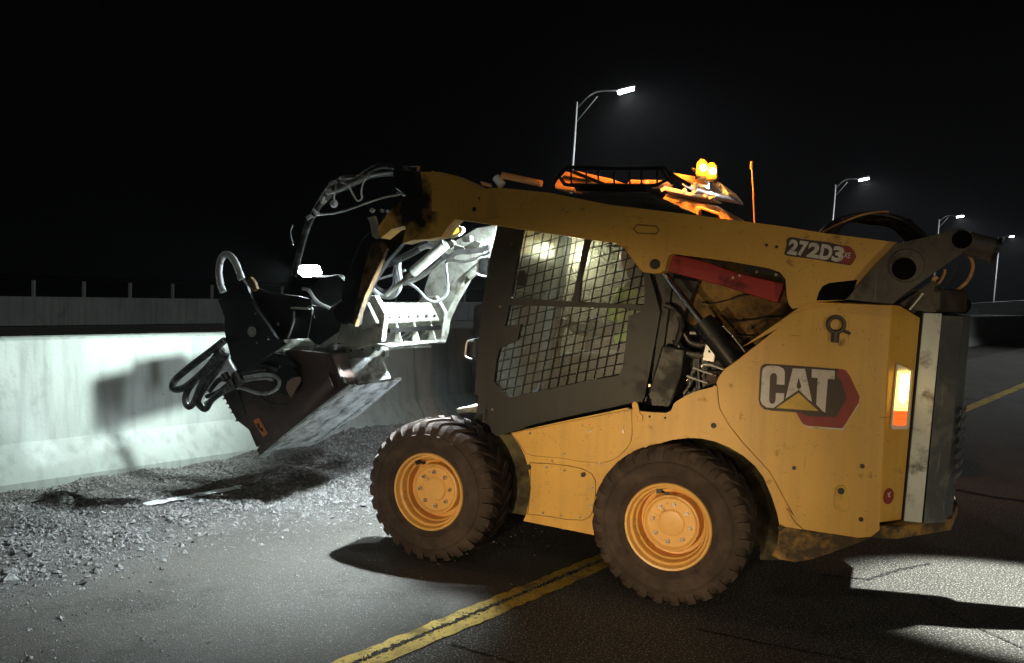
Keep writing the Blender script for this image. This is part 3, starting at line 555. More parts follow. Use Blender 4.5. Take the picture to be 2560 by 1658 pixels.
# black lower edge of the knee and the leg
plate('arm_leg_guard', z1((1700, 300), (1600, 380), (1530, 470), (1430, 560), (1390, 640), (1340, 760), (1290, 900), (1270, 1140), (1400, 1170), (1410, 1090), (1500, 880), (1600, 720), (1715, 592), (1760, 480), (1740, 400)), .30, .05, M['black'], SL, .006)
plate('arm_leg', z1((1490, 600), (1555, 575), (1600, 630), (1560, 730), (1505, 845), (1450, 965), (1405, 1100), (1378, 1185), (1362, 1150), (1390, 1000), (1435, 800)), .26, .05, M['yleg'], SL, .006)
# right arm: knee and leg lit by the work lights
RB = [S(x, y, .04) for x, y in beam_px]
bm = bmesh.new(); prism(bm, [Vector((v.x, -1.66, v.z)) for v in RB], (0, -.11, 0)); link('lift_arm', bm, M['yellow'], SL, bevel=.006)
plate('arm_leg', [(1235, 590), (1226, 640), (1170, 690), (1130, 760), (1112, 800), (1106, 835), (1098, 860), (1070, 848), (1062, 812), (1060, 720), (1075, 680), (1108, 640), (1108, 620), (1140, 600), (1190, 570), (1245, 560)], 1.32, .10, M['dust'], SL, .008)

# decal 272D3
tk = lambda p: S(*z4(p)[0], .036)
out = z4((712, 606), (745, 603), (800, 615), (1000, 640), (1080, 660), (1145, 668), (1180, 705), (1192, 742), (1170, 782), (1150, 803), (1060, 790), (1000, 780), (930, 765), (700, 735), (680, 722), (690, 690), (700, 650), (695, 625))
plate('model_decal', out, .0375, .0012, M['dblk'], lift, 0)
plate('model_decal_edge', z4((1085, 665), (1145, 670), (1175, 705), (1186, 742), (1163, 780), (1146, 797), (1080, 788), (1100, 730)), .0362, .001, M['dred'], lift, 0)
chars = ['2', '7', '2', 'D', '3']; xs = [(700, 768), (772, 836), (838, 922), (926, 1010), (1012, 1092)]
for ch, (xa, xb) in zip(chars, xs):
    f_ = (xa-700)/392; yb = 722+f_*62; yb2 = yb+(xb-xa)*.158; p0, p1 = tk((xa, yb)), tk((xb, yb2)); textmesh('model_digit', ch, p0, p1, .0385*1, M['dwht'], lift, .002, .035) if False else textmesh('model_digit', ch, p0, p1, .072, M['dwht'], lift, .003, .05)
textmesh('model_digit', 'XE', tk((1100, 748)), tk((1146, 754)), .026, M['dwht'], lift, .003, .015)

# --- rear link, cross tube
hl = [circ(S(*z4((1940, 620))[0], -.005), .034, 20)]
lk = plate('rear_link', z4((1480, 648), (1700, 600), (1870, 552), (1900, 543), (1950, 543), (1990, 570), (2005, 615), (1995, 665), (1965, 700), (1900, 745), (1500, 1030), (1452, 1076), (1120, 1046), (1180, 975), (1240, 900), (1330, 800)), -.005, .035, M['gray'], SL, .004, hl)
bm = bmesh.new(); tube(bm, [S(*z4((1545, 805))[0], -.012), S(*z4((1545, 805))[0], .03)], .076, 28, False); link('pivot_boss', bm, M['gray'], lk, smooth=True, bevel=.004)
bm = bmesh.new(); tube(bm, [S(*z4((1530, 828))[0], -.018), S(*z4((1530, 828))[0], -.008)], .050, 28, False); link('pivot_hole_shade', bm, M['void'], lk)  # near-black disc stands in for the dark pivot hole
bm = bmesh.new(); tube(bm, [S(*z4((1940, 620))[0], -.010), S(*z4((1940, 620))[0], .0)], .040, 24, False); link('pin_hole_shade', bm, M['void'], lk)  # near-black disc for the shade inside the link's end hole
bm = bmesh.new(); tube(bm, pxs(zC((1200, 250), (1300, 290), (1480, 330)), .22), .055, 20, False); link('cross_tube', bm, M['gray'], SL, smooth=True)
bm = bmesh.new(); tube(bm, pxs(zC((1480, 330), (1520, 340)), .22), .062, 20, False); link('tube_cap', bm, M['black'], SL, smooth=True)
for i, (pts, r) in enumerate(((((1220, 360), (1265, 420), (1280, 500), (1240, 610), (1160, 690), (1075, 745)), .0085), (((1010, 515), (1005, 560), (960, 640), (880, 697)), .0065), (((1120, 440), (1105, 530), (1060, 610), (1020, 670)), .004), (((935, 585), (905, 615), (900, 640)), .012))):
    tubeo('cable', pxs(zC(*pts), .75), r, M['beacon_orange'] if i != 2 else M['gray'], SL)  # cables coloured orange for the beacon light falling on them
tubeo('hood_handle', pxs(zC((840, 705), (960, 722), (990, 700), (1000, 728), (1100, 745)), .7), .006, M['beacon_orange'], SL)
# big hose loops behind the arm
for i in range(5):
    o_ = i*9; tubeo('hydraulic_hose', pxs([(2040+o_, 600), (2080+o_, 560-o_*.2), (2160+o_*.5, 536+i*5), (2240-o_*.3, 545+i*5), (2300-o_, 580+i*4), (2318-o_*1.5, 610)], .9+.05*i), .016, M['hose'], SL)
tubeo('hydraulic_hose', pxs(z4((955, 568), (1080, 505), (1220, 450), (1330, 428), (1420, 422)), .85), .006, M['beacon_orange'], SL)
tubeo('hydraulic_hose', pxs(z4((1560, 470), (1610, 530), (1660, 600)), .95), .008, M['hose'], SL)

# --- lift cylinder
p0, p1, p2 = S(*zB((235, 165))[0], .20), S(*zB((600, 640))[0], .20), S(*zB((960, 1110))[0], .20)
bm = bmesh.new(); tube(bm, [p1, p2], .052, 24, False); lc = link('lift_cylinder', bm, M['black'], SL, smooth=True, bevel=.003)
bm = bmesh.new(); tube(bm, [p0-(p1-p0)*.1, p1+(p1-p0)*.05], .0165, 18, False); link('piston_rod', bm, M['chrome'], lc, smooth=True)
bm = bmesh.new(); tube(bm, [p1-(p1-p0)*.02, p1+(p2-p1).normalized()*.09], .060, 24, False); link('cylinder_gland', bm, M['black'], lc, smooth=True)
tubeo('cylinder_line', pxs(zB((805, 680), (890, 770), (1010, 925)), .14), .004, M['galv'], lc, 8, False)
for p in zB((805, 680), (890, 770)):
    bm = bmesh.new(); bmesh.ops.create_uvsphere(bm, u_segments=8, v_segments=6, radius=.0085, matrix=Matrix.Translation(S(*p, .139))); link('line_fitting', bm, M['bolt'], lc, smooth='all')
# --- red safety brace
br = plate('lift_arm_brace', zB((255, 150), (268, -10), (420, 5), (640, 60), (900, 150), (1180, 222), (1385, 262), (1370, 330), (1325, 455), (1150, 400), (830, 300), (480, 205)), .12, .07, M['red'], SL, .004)
plate('brace_latch', zB((990, 80), (1120, 95), (1250, 125), (1370, 175), (1400, 215), (1320, 215), (1240, 190), (1060, 165), (995, 140)), .10, .05, M['black'], SL)
for p in zB((1125, 155), (1312, 180), (895, 212), (960, 190)):
    bm = bmesh.new(); cyl(bm, S(*p, .098), .008, .006, 'y', 10); link('brace_bolt', bm, M['bolt'], br)
plate('brace_pivot_plate', zB((1450, 285), (1560, 280), (1600, 420), (1520, 480), (1440, 480)), .06, .02, M['yellow'], SL)
bm = bmesh.new(); cyl(bm, S(*zB((1522, 430))[0], .058), .018, .008, 'y', 16); link('pivot_bolt', bm, M['bolt'], SL)
tubeo('wire', pxs(zB((600, 450), (720, 455), (850, 425), (1000, 380), (1180, 360)), .45), .0035, M['black'], SL)
tubeo('wire', pxs(zB((900, 630), (1080, 615), (1240, 590), (1400, 590)), .45), .003, M['black'], SL)
tubeo('wire', pxs(zB((920, 770), (1060, 785), (1190, 785)), .42), .004, M['yellowd'], SL)

# --- clutter between cab and rear panel
plate('battery_box', zB((210, 860), (430, 900), (400, 1130), (320, 1380), (280, 1490), (150, 1500), (20, 1490), (60, 1380)), .30, .35, M['black'], SL, .01)
plate('valve_bracket', zB((640, 815), (700, 835), (735, 890), (710, 1025), (600, 1005), (615, 920)), .28, .006, M['galv'], SL, .002, [circ(S(*zB((668, 920))[0], .28), .0055, 12)])
for i, pts in enumerate((((240, 470), (340, 520), (400, 640), (380, 760), (340, 860)), ((340, 800), (400, 900), (500, 950), (620, 960)), ((420, 740), (480, 830), (560, 860), (640, 860)), ((420, 1330), (480, 1240), (470, 1160)), ((540, 1000), (540, 1150), (550, 1300)), ((600, 1200), (640, 1120), (640, 1010)))):
    tubeo('engine_hose', pxs(zB(*pts), .34+.02*i), (.016, .02, .016, .012, .007, .007)[i], M['hose'], SL)
for i, pts in enumerate((((590, 1070), (610, 1048), (680, 1050), (820, 1095)), ((510, 1075), (600, 1110), (700, 1140)), ((450, 1155), (560, 1195), (650, 1225)), ((480, 742), (560, 745), (620, 760)))):
    tubeo('hydraulic_pipe', pxs(zB(*pts), .27), (.009, .006, .006, .01)[i], M['galv'], SL)
bm = bmesh.new(); box(bm, S(*zB((770, 1110))[0], .30), S(*zB((650, 1270))[0], .36)); link('pipe_clamp', bm, M['rust'], SL, bevel=.003)
for p in zB((725, 1155), (725, 1255), (462, 1195)):
    bm = bmesh.new(); bmesh.ops.create_uvsphere(bm, u_segments=10, v_segments=7, radius=.010, matrix=Matrix.Translation(S(*p, .27))); link('pipe_fitting', bm, M['bolt'], SL, smooth='all')
plate('rear_cab_post', zB((30, 170), (180, 150), (260, 200), (560, 240), (430, 560), (330, 900), (60, 900)), .40, .20, M['black'], SL, .005)

# --- cab
cab = empty('cab', 'x', 'x'); del cab['label']; del cab['category']; cab.parent = SL
side_out = [(1248, 520), (1243, 565), (1228, 630), (1216, 698), (1209, 735), (1203, 770), (1195, 870), (1186, 985), (1213, 999), (1231, 1092)]+z6((700, 802), (900, 757), (1100, 716), (1320, 672))+[(1602, 1012), (1612, 990), (1640, 840), (1650, 780), (1640, 740), (1625, 690), (1618, 560), (1600, 500), (1400, 490)]
win_up = z3((600, 440), (590, 545), (560, 690), (530, 860), (500, 1025), (505, 1035), (940, 1058), (1445, 1085), (1450, 980), (1445, 850), (1440, 640), (1400, 520), (1350, 480))
win_lo = z3((492, 1085), (478, 1150), (460, 1232), (570, 1222), (560, 1275), (550, 1330), (470, 1365), (422, 1390))+z6((400, 340), (388, 440), (382, 495), (430, 555), (490, 606), (760, 550), (1000, 498), (1262, 450), (1290, 400), (1310, 260), (1335, 30))+z3((1420, 1130), (1300, 1108))
door = plate('side_screen_frame', side_out, .32, .035, M['cabblk'], cab, .006, [win_up, win_lo])
# mesh bars
def clip_lines(poly, origin, dr, spacing_dir, step, r):
    """parallel lines of direction dr clipped to polygon (2D x,z)"""
    P = [Vector((p.x, p.z)) for p in poly]; dr = dr.normalized(); nr = Vector((-dr.y, dr.x)); vals = [p.dot(nr) for p in P]
    k0 = math.floor((min(vals)-origin.dot(nr))/step); k1 = math.ceil((max(vals)-origin.dot(nr))/step); segs = []
    for k in range(k0, k1+1):
        c = origin.dot(nr)+k*step+.003; ts = []
        for i in range(len(P)):
            a, b = P[i], P[(i+1) % len(P)]; da, db = a.dot(nr)-c, b.dot(nr)-c
            if da*db < 0: q = a+(b-a)*(da/(da-db)); ts.append(q.dot(dr))
        ts.sort()
        for a, b in zip(ts[::2], ts[1::2]): segs.append((dr*a+nr*c, dr*b+nr*c))
    return segs
for nm, poly in (('upper_mesh', win_up), ('lower_mesh', win_lo)):
    L = .345; q = [S(x, y, L) for x, y in poly]; bm = bmesh.new()
    h = Vector((-.656, .185)); v_ = Vector((-.072, .443)); og = Vector((1.037, .953))
    for (dr, st, ex) in ((h, .0560, 0), (v_, .0520, .004)):
        for a, b in clip_lines(q, og, dr, None, st, 0): tube(bm, [Vector((a.x, -L-ex, a.y)), Vector((b.x, -L-ex, b.y))], .0034, 6, False)
    link(nm, bm, M['black'], door, smooth=True)
plate('screen_mullion', z3((1075, 600), (1060, 640), (1000, 900), (985, 1070), (925, 1065), (945, 1000), (985, 800), (1025, 600)), .325, .03, M['cabblk'], door, .004)
plate('latch_cover', z3((565, 838), (600, 842), (605, 900), (585, 952), (540, 948), (545, 880)), .312, .02, M['black'], door, .003)
for i, (x, y) in enumerate(z3((508, 650), (428, 1095))+z6((1485, 520), (372, 690))):
    bm = bmesh.new(); cyl(bm, S(x, y, .318), .008, .004, 'y', 10); link('screen_bolt', bm, M['bolt'], door)
# front frame with its grab handles
for pts in (z1((2245, 700), (2330, 685), (2340, 760), (2320, 830), (2250, 810)), z6((190, 200), (290, 175), (290, 230), (270, 350), (185, 320))):
    x0, y0 = pts[0]; x1, y1 = pts[3]; bm = bmesh.new(); cx = (pts[1][0]+pts[2][0])/2
    prism(bm, pxs(pts, .38), (0, -.06, 0)); link('door_hinge', bm, M['black'], cab, bevel=.006)
tubeo('grab_handle', pxs(z1((2330, 690), (2262, 700), (2250, 760), (2252, 812), (2310, 828)), .33), .006, M['galv'], cab)
tubeo('grab_handle', pxs(z6((240, 205), (196, 208), (184, 260), (182, 315), (225, 335)), .33), .006, M['galv'], cab)
cf = [S(x, y, .32) for x, y in side_out]
def cabplane(name, ys, th, m, idx): pass
fx = lambda z: 1.265-(z-.955)*.11
bm = bmesh.new()
for L0 in (.355, 1.335): prism(bm, [Vector((fx(.75)+.0, -L0, .75)), Vector((fx(.75)-.06, -L0, .75)), Vector((fx(2.05)-.06, -L0, 2.05)), Vector((fx(2.05), -L0, 2.05))], (0, -.05, 0))
prism(bm, [Vector((fx(.75), -.355, .73)), Vector((fx(.75)-.05, -.355, .73)), Vector((fx(.85)-.05, -.355, .83)), Vector((fx(.85), -.355, .83))], (0, -1.03, 0))
prism(bm, [Vector((fx(1.97), -.405, 1.97)), Vector((fx(1.97)-.05, -.405, 1.97)), Vector((fx(2.05)-.05, -.405, 2.05)), Vector((fx(2.05), -.405, 2.05))], (0, -.93, 0))
link('front_frame', bm, M['cabblk'], cab, bevel=.004)
bm = bmesh.new(); prism(bm, [Vector((fx(.84)-.03, -.405, .84)), Vector((fx(.84)-.035, -.405, .84)), Vector((fx(1.97)-.035, -.405, 1.97)), Vector((fx(1.97)-.03, -.405, 1.97))], (0, -.93, 0)); link('windscreen', bm, M['glassc'], cab)
bm = bmesh.new(); prism(bm, [Vector((1.20, -.345, 2.03)), Vector((1.16, -.345, 2.10)), Vector((.9, -.345, 2.15)), Vector((.25, -.345, 2.14)), Vector((.08, -.345, 2.06)), Vector((.07, -.345, 2.0)), Vector((.4, -.345, 2.06)), Vector((1.16, -.345, 2.04))], (0, -1.05, 0)); link('cab_roof', bm, M['cabblk'], cab, bevel=.02)
bm = bmesh.new(); prism(bm, [Vector((.22, -.36, .95)), Vector((.17, -.36, 1.5)), Vector((.12, -.36, 2.0)), Vector((.08, -.36, 2.0)), Vector((.13, -.36, 1.5)), Vector((.18, -.36, .95))], (0, -1.03, 0)); link('rear_wall', bm, M['cabblk'], cab)
RW = [Vector((v.x, -1.36, v.z)) for v in [S(x, y, .32) for x, y in side_out]]
rw_hole = [Vector((fx(1.98)-.08, -1.36, 1.96)), Vector((fx(1.05)-.08, -1.36, 1.05)), Vector((.28, -1.36, 1.10)), Vector((.22, -1.36, 1.95))]
bm = bmesh.new(); prism(bm, RW, (0, -.03, 0), [rw_hole]); link('side_screen_frame', bm, M['cabblk'], cab)
bm = bmesh.new(); prism(bm, [v-Vector((0, .012, 0)) for v in rw_hole], (0, -.004, 0)); link('side_window', bm, M['glass'], cab)
bm = bmesh.new()
q = [Vector((v.x, -1.40, v.z)) for v in rw_hole]
for (dr, st) in ((Vector((-.656, .185)), .049), (Vector((-.072, .443)), .0485)):
    for a, b in clip_lines(q, Vector((1.037, .953)), dr, None, st, 0): tube(bm, [Vector((a.x, -1.40, a.y)), Vector((b.x, -1.40, b.y))], .003, 4, False)
link('side_mesh', bm, M['black'], cab)
q = [S(x, y, .36) for x, y in side_out[:9]]
bm = bmesh.new(); prism(bm, [S(x, y, .362) for x, y in win_up], (0, -.003, 0)); link('upper_window', bm, M['glassc'], cab)
bm = bmesh.new(); prism(bm, [S(x, y, .362) for x, y in win_lo], (0, -.003, 0)); link('lower_window', bm, M['glassc'], cab)
# seat, levers
bm = bmesh.new(); box(bm, (.30, -1.10, .98), (.75, -.60, 1.12)); box(bm, (.22, -1.08, 1.1), (.34, -.62, 1.72)); link('operator_seat', bm, M['black'], cab, bevel=.03)
for L in (.56, 1.14): tubeo('control_lever', [Vector((.85, -L, 1.1)), Vector((.84, -L, 1.3)), Vector((.80, -L, 1.42))], .02, M['black'], cab)
bm = bmesh.new(); prism(bm, [Vector((1.25, -.36, .72)), Vector((1.22, -.36, .84)), Vector((.2, -.36, 1.02)), Vector((.2, -.36, .9))], (0, -1.03, 0)); link('cab_floor', bm, M['black'], cab)
# roof guard of black tube
rg = bmesh.new(); L0 = .42
tube(rg, pxs(zD((130, 290), (150, 230), (235, 125), (290, 115), (700, 120), (1190, 120), (1230, 150), (1290, 240), (1320, 270)), L0), .012, 8)
tube(rg, pxs(zD((200, 215), (230, 260), (290, 288), (700, 295), (1100, 295), (1190, 270), (1280, 205), (1200, 120)), L0+.01), .010, 8)
for x in (310, 460, 580, 735, 890, 1005, 1160): tube(rg, pxs(zD((x+8, 122), (x-2, 200), (x+4, 292)), L0), .006, 6)
for x in (380, 1080): tube(rg, [S(*zD((x, 290))[0], L0), S(*zD((x, 350))[0], L0)], .014, 8, False)
for x, y in ((240, 122), (1190, 120)): p = S(*zD((x, y))[0], L0); tube(rg, [p, p+Vector((0, -.75, 0))], .012, 8, False)
link('roof_guard', rg, M['black'], cab, smooth=True)
bm = bmesh.new(); prism(bm, pxs(zD((330, 290), (1090, 300), (1060, 350), (350, 345)), .6), (0, -.4, 0)); link('roof_unit', bm, M['black'], cab, bevel=.01)
# step in front of the cab
bm = bmesh.new(); prism(bm, pxs([(1141, 1022), (1210, 1013), (1212, 1030), (1142, 1035)], .42), (0, -.45, 0)); link('front_step', bm, M['dust'], SL, bevel=.004)
bm = bmesh.new(); prism(bm, pxs([(1145, 1035), (1215, 1030), (1240, 1090), (1180, 1075)], .42), (0, -.6, 0)); link('step_bracket', bm, M['black'], SL, bevel=.004)

# --- work lights on the cab front (lit)
for L in (.48, 1.22):
    bm = bmesh.new(); c = Vector((1.235, -L, 2.02)); box(bm, c+Vector((-.05, -.07, -.04)), c+Vector((.02, .07, .04))); hl_ = link('headlight', bm, M['black'], SL, bevel=.006)
    bm = bmesh.new(); box(bm, c+Vector((.021, -.06, -.03)), c+Vector((.026, .06, .03))); link('lens', bm, M['lens_w'], hl_)
spot('work_light', Vector((1.30, -.48, 2.0)), Vector((2.2, -.05, 0)), 1150, (.80, .95, 1), 98, .9, .03, SL)
spot('work_light', Vector((1.30, -1.22, 2.0)), Vector((2.5, -1.1, .6)), 210, (.80, .95, 1), 125, .8, .03, SL)
bm = bmesh.new(); box(bm, (1.27, -.94, .80), (1.31, -.82, .86)); hl_ = link('headlight', bm, M['black'], SL, bevel=.004)  # low lamp added to light the planer underside, not a loader part
bm = bmesh.new(); box(bm, (1.311, -.93, .81), (1.316, -.83, .85)); link('lens', bm, M['lens_w'], hl_)
spot('work_light', Vector((1.34, -.88, .83)), Vector((3.0, -1.2, .62)), 55, (.74, .86, 1), 80, .8, .03, SL)  # beam of the added low lamp
# marker lamp by the arm
bm = bmesh.new(); prism(bm, pxs(z1((2020, 530), (2025, 505), (2050, 480), (2110, 464), (2140, 475), (2142, 505), (2110, 535), (2050, 555)), .38), (0, -.04, 0)); ml = link('marker_lamp', bm, M['wht'], SL, bevel=.006)
bm = bmesh.new(); prism(bm, pxs(z1((2060, 500), (2110, 480), (2115, 510), (2062, 530)), .376), (0, -.01, 0)); link('lens', bm, M['lens_a'], ml)
# cab interior lamp
bm = bmesh.new(); box(bm, (1.0, -1.25, 1.965), (1.06, -1.2, 1.97)); link('dome_light', bm, emis('dome_lens', (1, .95, .75), 8), cab)
point('dome_light_glow', Vector((1.03, -1.25, 1.84)), 14, (1, .93, .62), .05, SL)

# --- coupler between the legs
bm = bmesh.new()
A0 = [(2.02, 1.34), (2.10, 1.47), (2.28, 1.44), (2.30, 1.36), (2.2, 1.25)]
prism(bm, [Vector((F, -.40, Z)) for F, Z in A0], (0, -.92, 0)); cpl = link('quick_coupler', bm, M['dust'], SL, bevel=.012)
for L in (.42, 1.22):
    bm = bmesh.new(); prism(bm, [Vector((F, -L, Z)) for F, Z in ((2.0, 1.22), (1.98, 1.40), (2.06, 1.52), (2.18, 1.50), (2.30, 1.38), (2.36, 1.2), (2.2, 1.16))], (0, -.05, 0)); link('coupler_ear', bm, M['dust'], cpl, bevel=.006)
    bm = bmesh.new(); cyl(bm, Vector((2.10, -L+.004, 1.40)), .032, .012, 'y', 20); link('coupler_pin', bm, M['gray'], cpl)
    p = Vector((2.05, -L-.12, 1.52)); q = Vector((1.62, -L-.12, 1.86)); bm = bmesh.new(); tube(bm, [q, q+(p-q)*.55], .035, 18, False); tube(bm, [q+(p-q)*.5, p], .016, 14, False); link('tilt_cylinder', bm, M['dust'], SL, smooth=True)
bm = bmesh.new(); box(bm, (1.990, -1.20, 1.275), (2.02, -.50, 1.305)); link('coupler_slot_shade', bm, M['void'], cpl)  # near-black bar stands in for the shade in a cut-out
for k in range(6):
    bm = bmesh.new(); cyl(bm, Vector((2.035, -(.56+k*.12), 1.375)), .010, -.012, 'x', 8); link('coupler_bolt', bm, M['gray'], cpl)
bm = bmesh.new(); box(bm, (1.975, -1.24, 1.185), (2.12, -.46, 1.20)); link('coupler_flange', bm, M['dust'], cpl, bevel=.003)
for L in (.62, .85, 1.08):
    bm = bmesh.new(); prism(bm, [Vector((2.03, -L, 1.20)), Vector((2.02, -L, 1.34)), Vector((1.97, -L, 1.20))], (0, -.012, 0)); link('coupler_gusset', bm, M['dust'], cpl)
for i, (pts, r, mm) in enumerate((
    (z1((2330, 620), (2250, 640), (2180, 650), (2100, 655), (2040, 690), (1980, 650), (1900, 610), (1840, 630)), .018, 'hosew'),
    (z1((2340, 650), (2280, 680), (2160, 720), (2030, 720), (2035, 850), (2030, 950), (1960, 1005), (1890, 985), (1830, 920), (1770, 880), (1720, 880)), .010, 'hosew'),
    (z1((2020, 690), (1900, 790), (1800, 850), (1720, 870)), .018, 'hosew'),
    (z1((1990, 560), (1880, 600), (1800, 650), (1700, 700), (1600, 740), (1540, 760)), .026, 'hose'),
    (z1((1700, 690), (1690, 760), (1700, 840), (1690, 920), (1640, 970), (1560, 960), (1490, 900)), .018, 'hosew'),
    (z1((1680, 720), (1660, 800), (1660, 880), (1600, 950), (1530, 930), (1470, 880)), .014, 'hose'),
    (z1((1740, 780), (1660, 810), (1560, 840), (1480, 860)), .010, 'hosew'),
    (z1((1500, 860), (1540, 910), (1600, 930), (1660, 900)), .016, 'hose'),
)):
    tubeo('hydraulic_hose', pxs(pts, .80+.05*i), r, M[mm], SL)
bm = bmesh.new()
for x, y in z1((2000, 590), (2060, 600), (2120, 630), (2200, 620), (2250, 600), (2180, 560), (2280, 640), (1935, 580)): c = S(x, y, .95); box(bm, c+Vector((-.03, -.03, -.02)), c+Vector((.03, .03, .02)), Matrix.Rotation(random.uniform(-.6, .6), 3, 'Y'))
link('hydraulic_fittings', bm, M['dust'], SL, bevel=.004)
# hose bundle over the top of the knee
top_h = [(z1((1830, 70), (1700, 60), (1580, 40), (1480, 80), (1380, 150), (1260, 190), (1160, 270), (1090, 380), (1040, 480), (1000, 620), (960, 760)), .022, 'hose', .34),
 (z1((1860, 100), (1740, 85), (1600, 95), (1480, 115), (1360, 170), (1270, 215), (1180, 240)), .008, 'hosew', .30),
 (z1((1860, 130), (1760, 110), (1620, 100), (1480, 120), (1350, 185), (1240, 230), (1160, 300), (1100, 370)), .014, 'hose', .36),
 (z1((1680, 250), (1600, 262), (1480, 300), (1340, 350), (1220, 380), (1110, 390), (1070, 430), (1040, 500), (1010, 600), (985, 700)), .006, 'hosew', .38),
 (z1((1480, 100), (1440, 160), (1425, 230), (1430, 270), (1400, 290), (1370, 250), (1340, 190)), .006, 'hosew', .32),
 (z1((1820, 50), (1700, 55), (1600, 38), (1520, 55)), .008, 'hosew', .33),
 (z1((1230, 150), (1245, 190), (1235, 250), (1230, 300)), .005, 'hosew', .32),
 (z1((1400, 120), (1300, 130), (1200, 200), (1130, 300), (1080, 400), (1020, 560), (950, 820)), .018, 'hose', .42),
 (z1((940, 460), (925, 520), (945, 600)), .004, 'hosew', .4)]
for pts, r, mm, L in top_h: tubeo('hydraulic_hose', pxs(pts, L), r, M[mm], SL)
for k, (x, y) in enumerate(z1((1230, 180), (1290, 150), (1200, 240), (1150, 280), (1100, 370), (1070, 420), (1310, 165))):
    bm = bmesh.new(); c = S(x, y, .33); tube(bm, [c, c+Vector((random.uniform(-.02, .02), 0, random.uniform(-.03, .03)))], .028, 9, False); link('hose_clamp', bm, M['hosew'], SL, smooth=True)
bm = bmesh.new(); c = S(*z1((1232, 310))[0], .32); bmesh.ops.create_uvsphere(bm, u_segments=14, v_segments=9, radius=.026, matrix=Matrix.Translation(c)); link('hose_cap', bm, M['hosew'], SL, smooth='all')
for x, y, s_ in ((1700, 75, .012), (1760, 78, .010), (1800, 125, .014), (1750, 150, .02), (1800, 190, .022), (1690, 235, .012), (1720, 240, .012), (1745, 290, .009), (1570, 358, .012), (1610, 362, .010), (1500, 355, .014), (1830, 170, .014)):
    bm = bmesh.new(); c = S(*z1((x, y))[0], .26); box(bm, c-Vector((s_, s_, s_)), c+Vector((s_, s_, s_))*.7, Matrix.Rotation(random.uniform(-.8, .8), 3, 'Y')); link('hose_fitting', bm, M['galv'], SL, bevel=.003)
bm = bmesh.new(); prism(bm, pxs(z1((1465, 410), (1515, 395), (1530, 450), (1550, 530), (1530, 560), (1500, 540), (1485, 450)), .27), (0, -.03, 0)); link('hose_bracket', bm, M['galv'], SL, bevel=.004)
# black manifold behind the hose ends
bm = bmesh.new(); prism(bm, pxs(z1((1640, 60), (1845, 80), (1870, 250), (1760, 270), (1660, 200)), .12), (0, -.5, 0)); link('hose_manifold', bm, M['black'], SL, bevel=.01)

# ------------------------------------------------------------------ cold planer carried on the arms
CP = empty('cold_planer', 'dark brown road planer attachment tilted down in front of the loader', 'planer', ORG, ROT)
LS = .50; LE = 1.02
body = zA((370, 1540), (345, 1500), (375, 1460), (360, 1420), (300, 1375), (290, 1355), (255, 1320), (235, 1300), (205, 1295), (180, 1230), (165, 1215), (150, 1180), (130, 1150), (105, 1105), (150, 1020), (220, 950), (350, 870), (460, 800), (640, 785), (870, 810), (895, 850), (930, 930), (960, 1020), (1000, 1030))
slot = zA((858, 950), (875, 942), (885, 965), (905, 955), (915, 950), (925, 990), (935, 1040), (920, 1058), (900, 1052), (888, 1030))
hs = plate('side_housing', body, LS, .03, M['rust'], CP, .004, [slot])
plate('slot_backing', slot, LS+.08, .01, M['dust'], CP)
# drum casing between the sides
bp = [S(x, y, LS+.03) for x, y in zA((345, 1480), (290, 1355), (205, 1290), (105, 1105), (220, 950), (460, 800), (870, 815), (960, 1010), (700, 1200))]
bm = bmesh.new(); prism(bm, bp, (0, -(LE-LS-.06), 0)); link('drum_casing', bm, M['rust'], CP, bevel=.006)
# skid shoes and pale underside
def lat_strip(name, pxa, pxb, La, Lb, m, th=.02, parent=CP):
    bm = bmesh.new(); a = [S(*p, La) for p in pxa]; b = [Vector((v.x, -Lb, v.z)) for v in a] if pxb is None else [S(*p, Lb) for p in pxb]
    off = Vector((-.012, 0, -.012))
    va = [bm.verts.new(v) for v in a]; vb = [bm.verts.new(v) for v in b]; vc = [bm.verts.new(v+off*th/.017) for v in a]; vd = [bm.verts.new(v+off*th/.017) for v in b]
    for i in range(len(a)-1):
        for f in ((va[i], va[i+1], vb[i+1], vb[i]), (vc[i], vd[i], vd[i+1], vc[i+1]), (va[i], vc[i], vc[i+1], va[i+1]), (vb[i], vb[i+1], vd[i+1], vd[i])): bm.faces.new(f)
    bm.faces.new((va[0], vb[0], vd[0], vc[0])); bm.faces.new((va[-1], vc[-1], vd[-1], vb[-1]))
    return link(name, bm, m, parent, bevel=.002)
M['wet'] = mat('scuffed_bright_steel', (.72, .75, .74), .45, .1, var=.3, vs=13, dirt=(.16, .16, .15), dirt_amt=.45, ds=9, bump=.3, bs=30)
lat_strip('skid_shoe', zA((368, 1541), (540, 1392), (760, 1215), (1000, 1032)), None, LS-.025, LS+.06, M['wet'], .016)
lat_strip('rear_shield', zA((420, 1500), (560, 1385), (760, 1222), (985, 1045)), [(772, 1112), (822, 1076), (898, 1018), (986, 950)], LS+.06, LE-.04, M['wet'], .010)
lat_strip('skid_shoe', [(730, 1108), (765, 1112), (800, 1094), (880, 1035), (985, 946)], None, LE-.04, LE+.05, M['wet'], .018)
plate('shield_upright', zA((890, 850), (960, 1020), (1000, 1030), (1300, 985), (1230, 840), (1180, 830)), LE-.02, .02, M['wet'], CP, .003, [zA((1172, 868), (1195, 858), (1225, 905), (1248, 975), (1240, 1003), (1222, 1000), (1200, 940))])
plate('shield_upright', zA((895, 850), (925, 900), (955, 960), (985, 1040), (965, 1030), (945, 990), (915, 920)), LS+.02, .02, M['wet'], CP, .002)
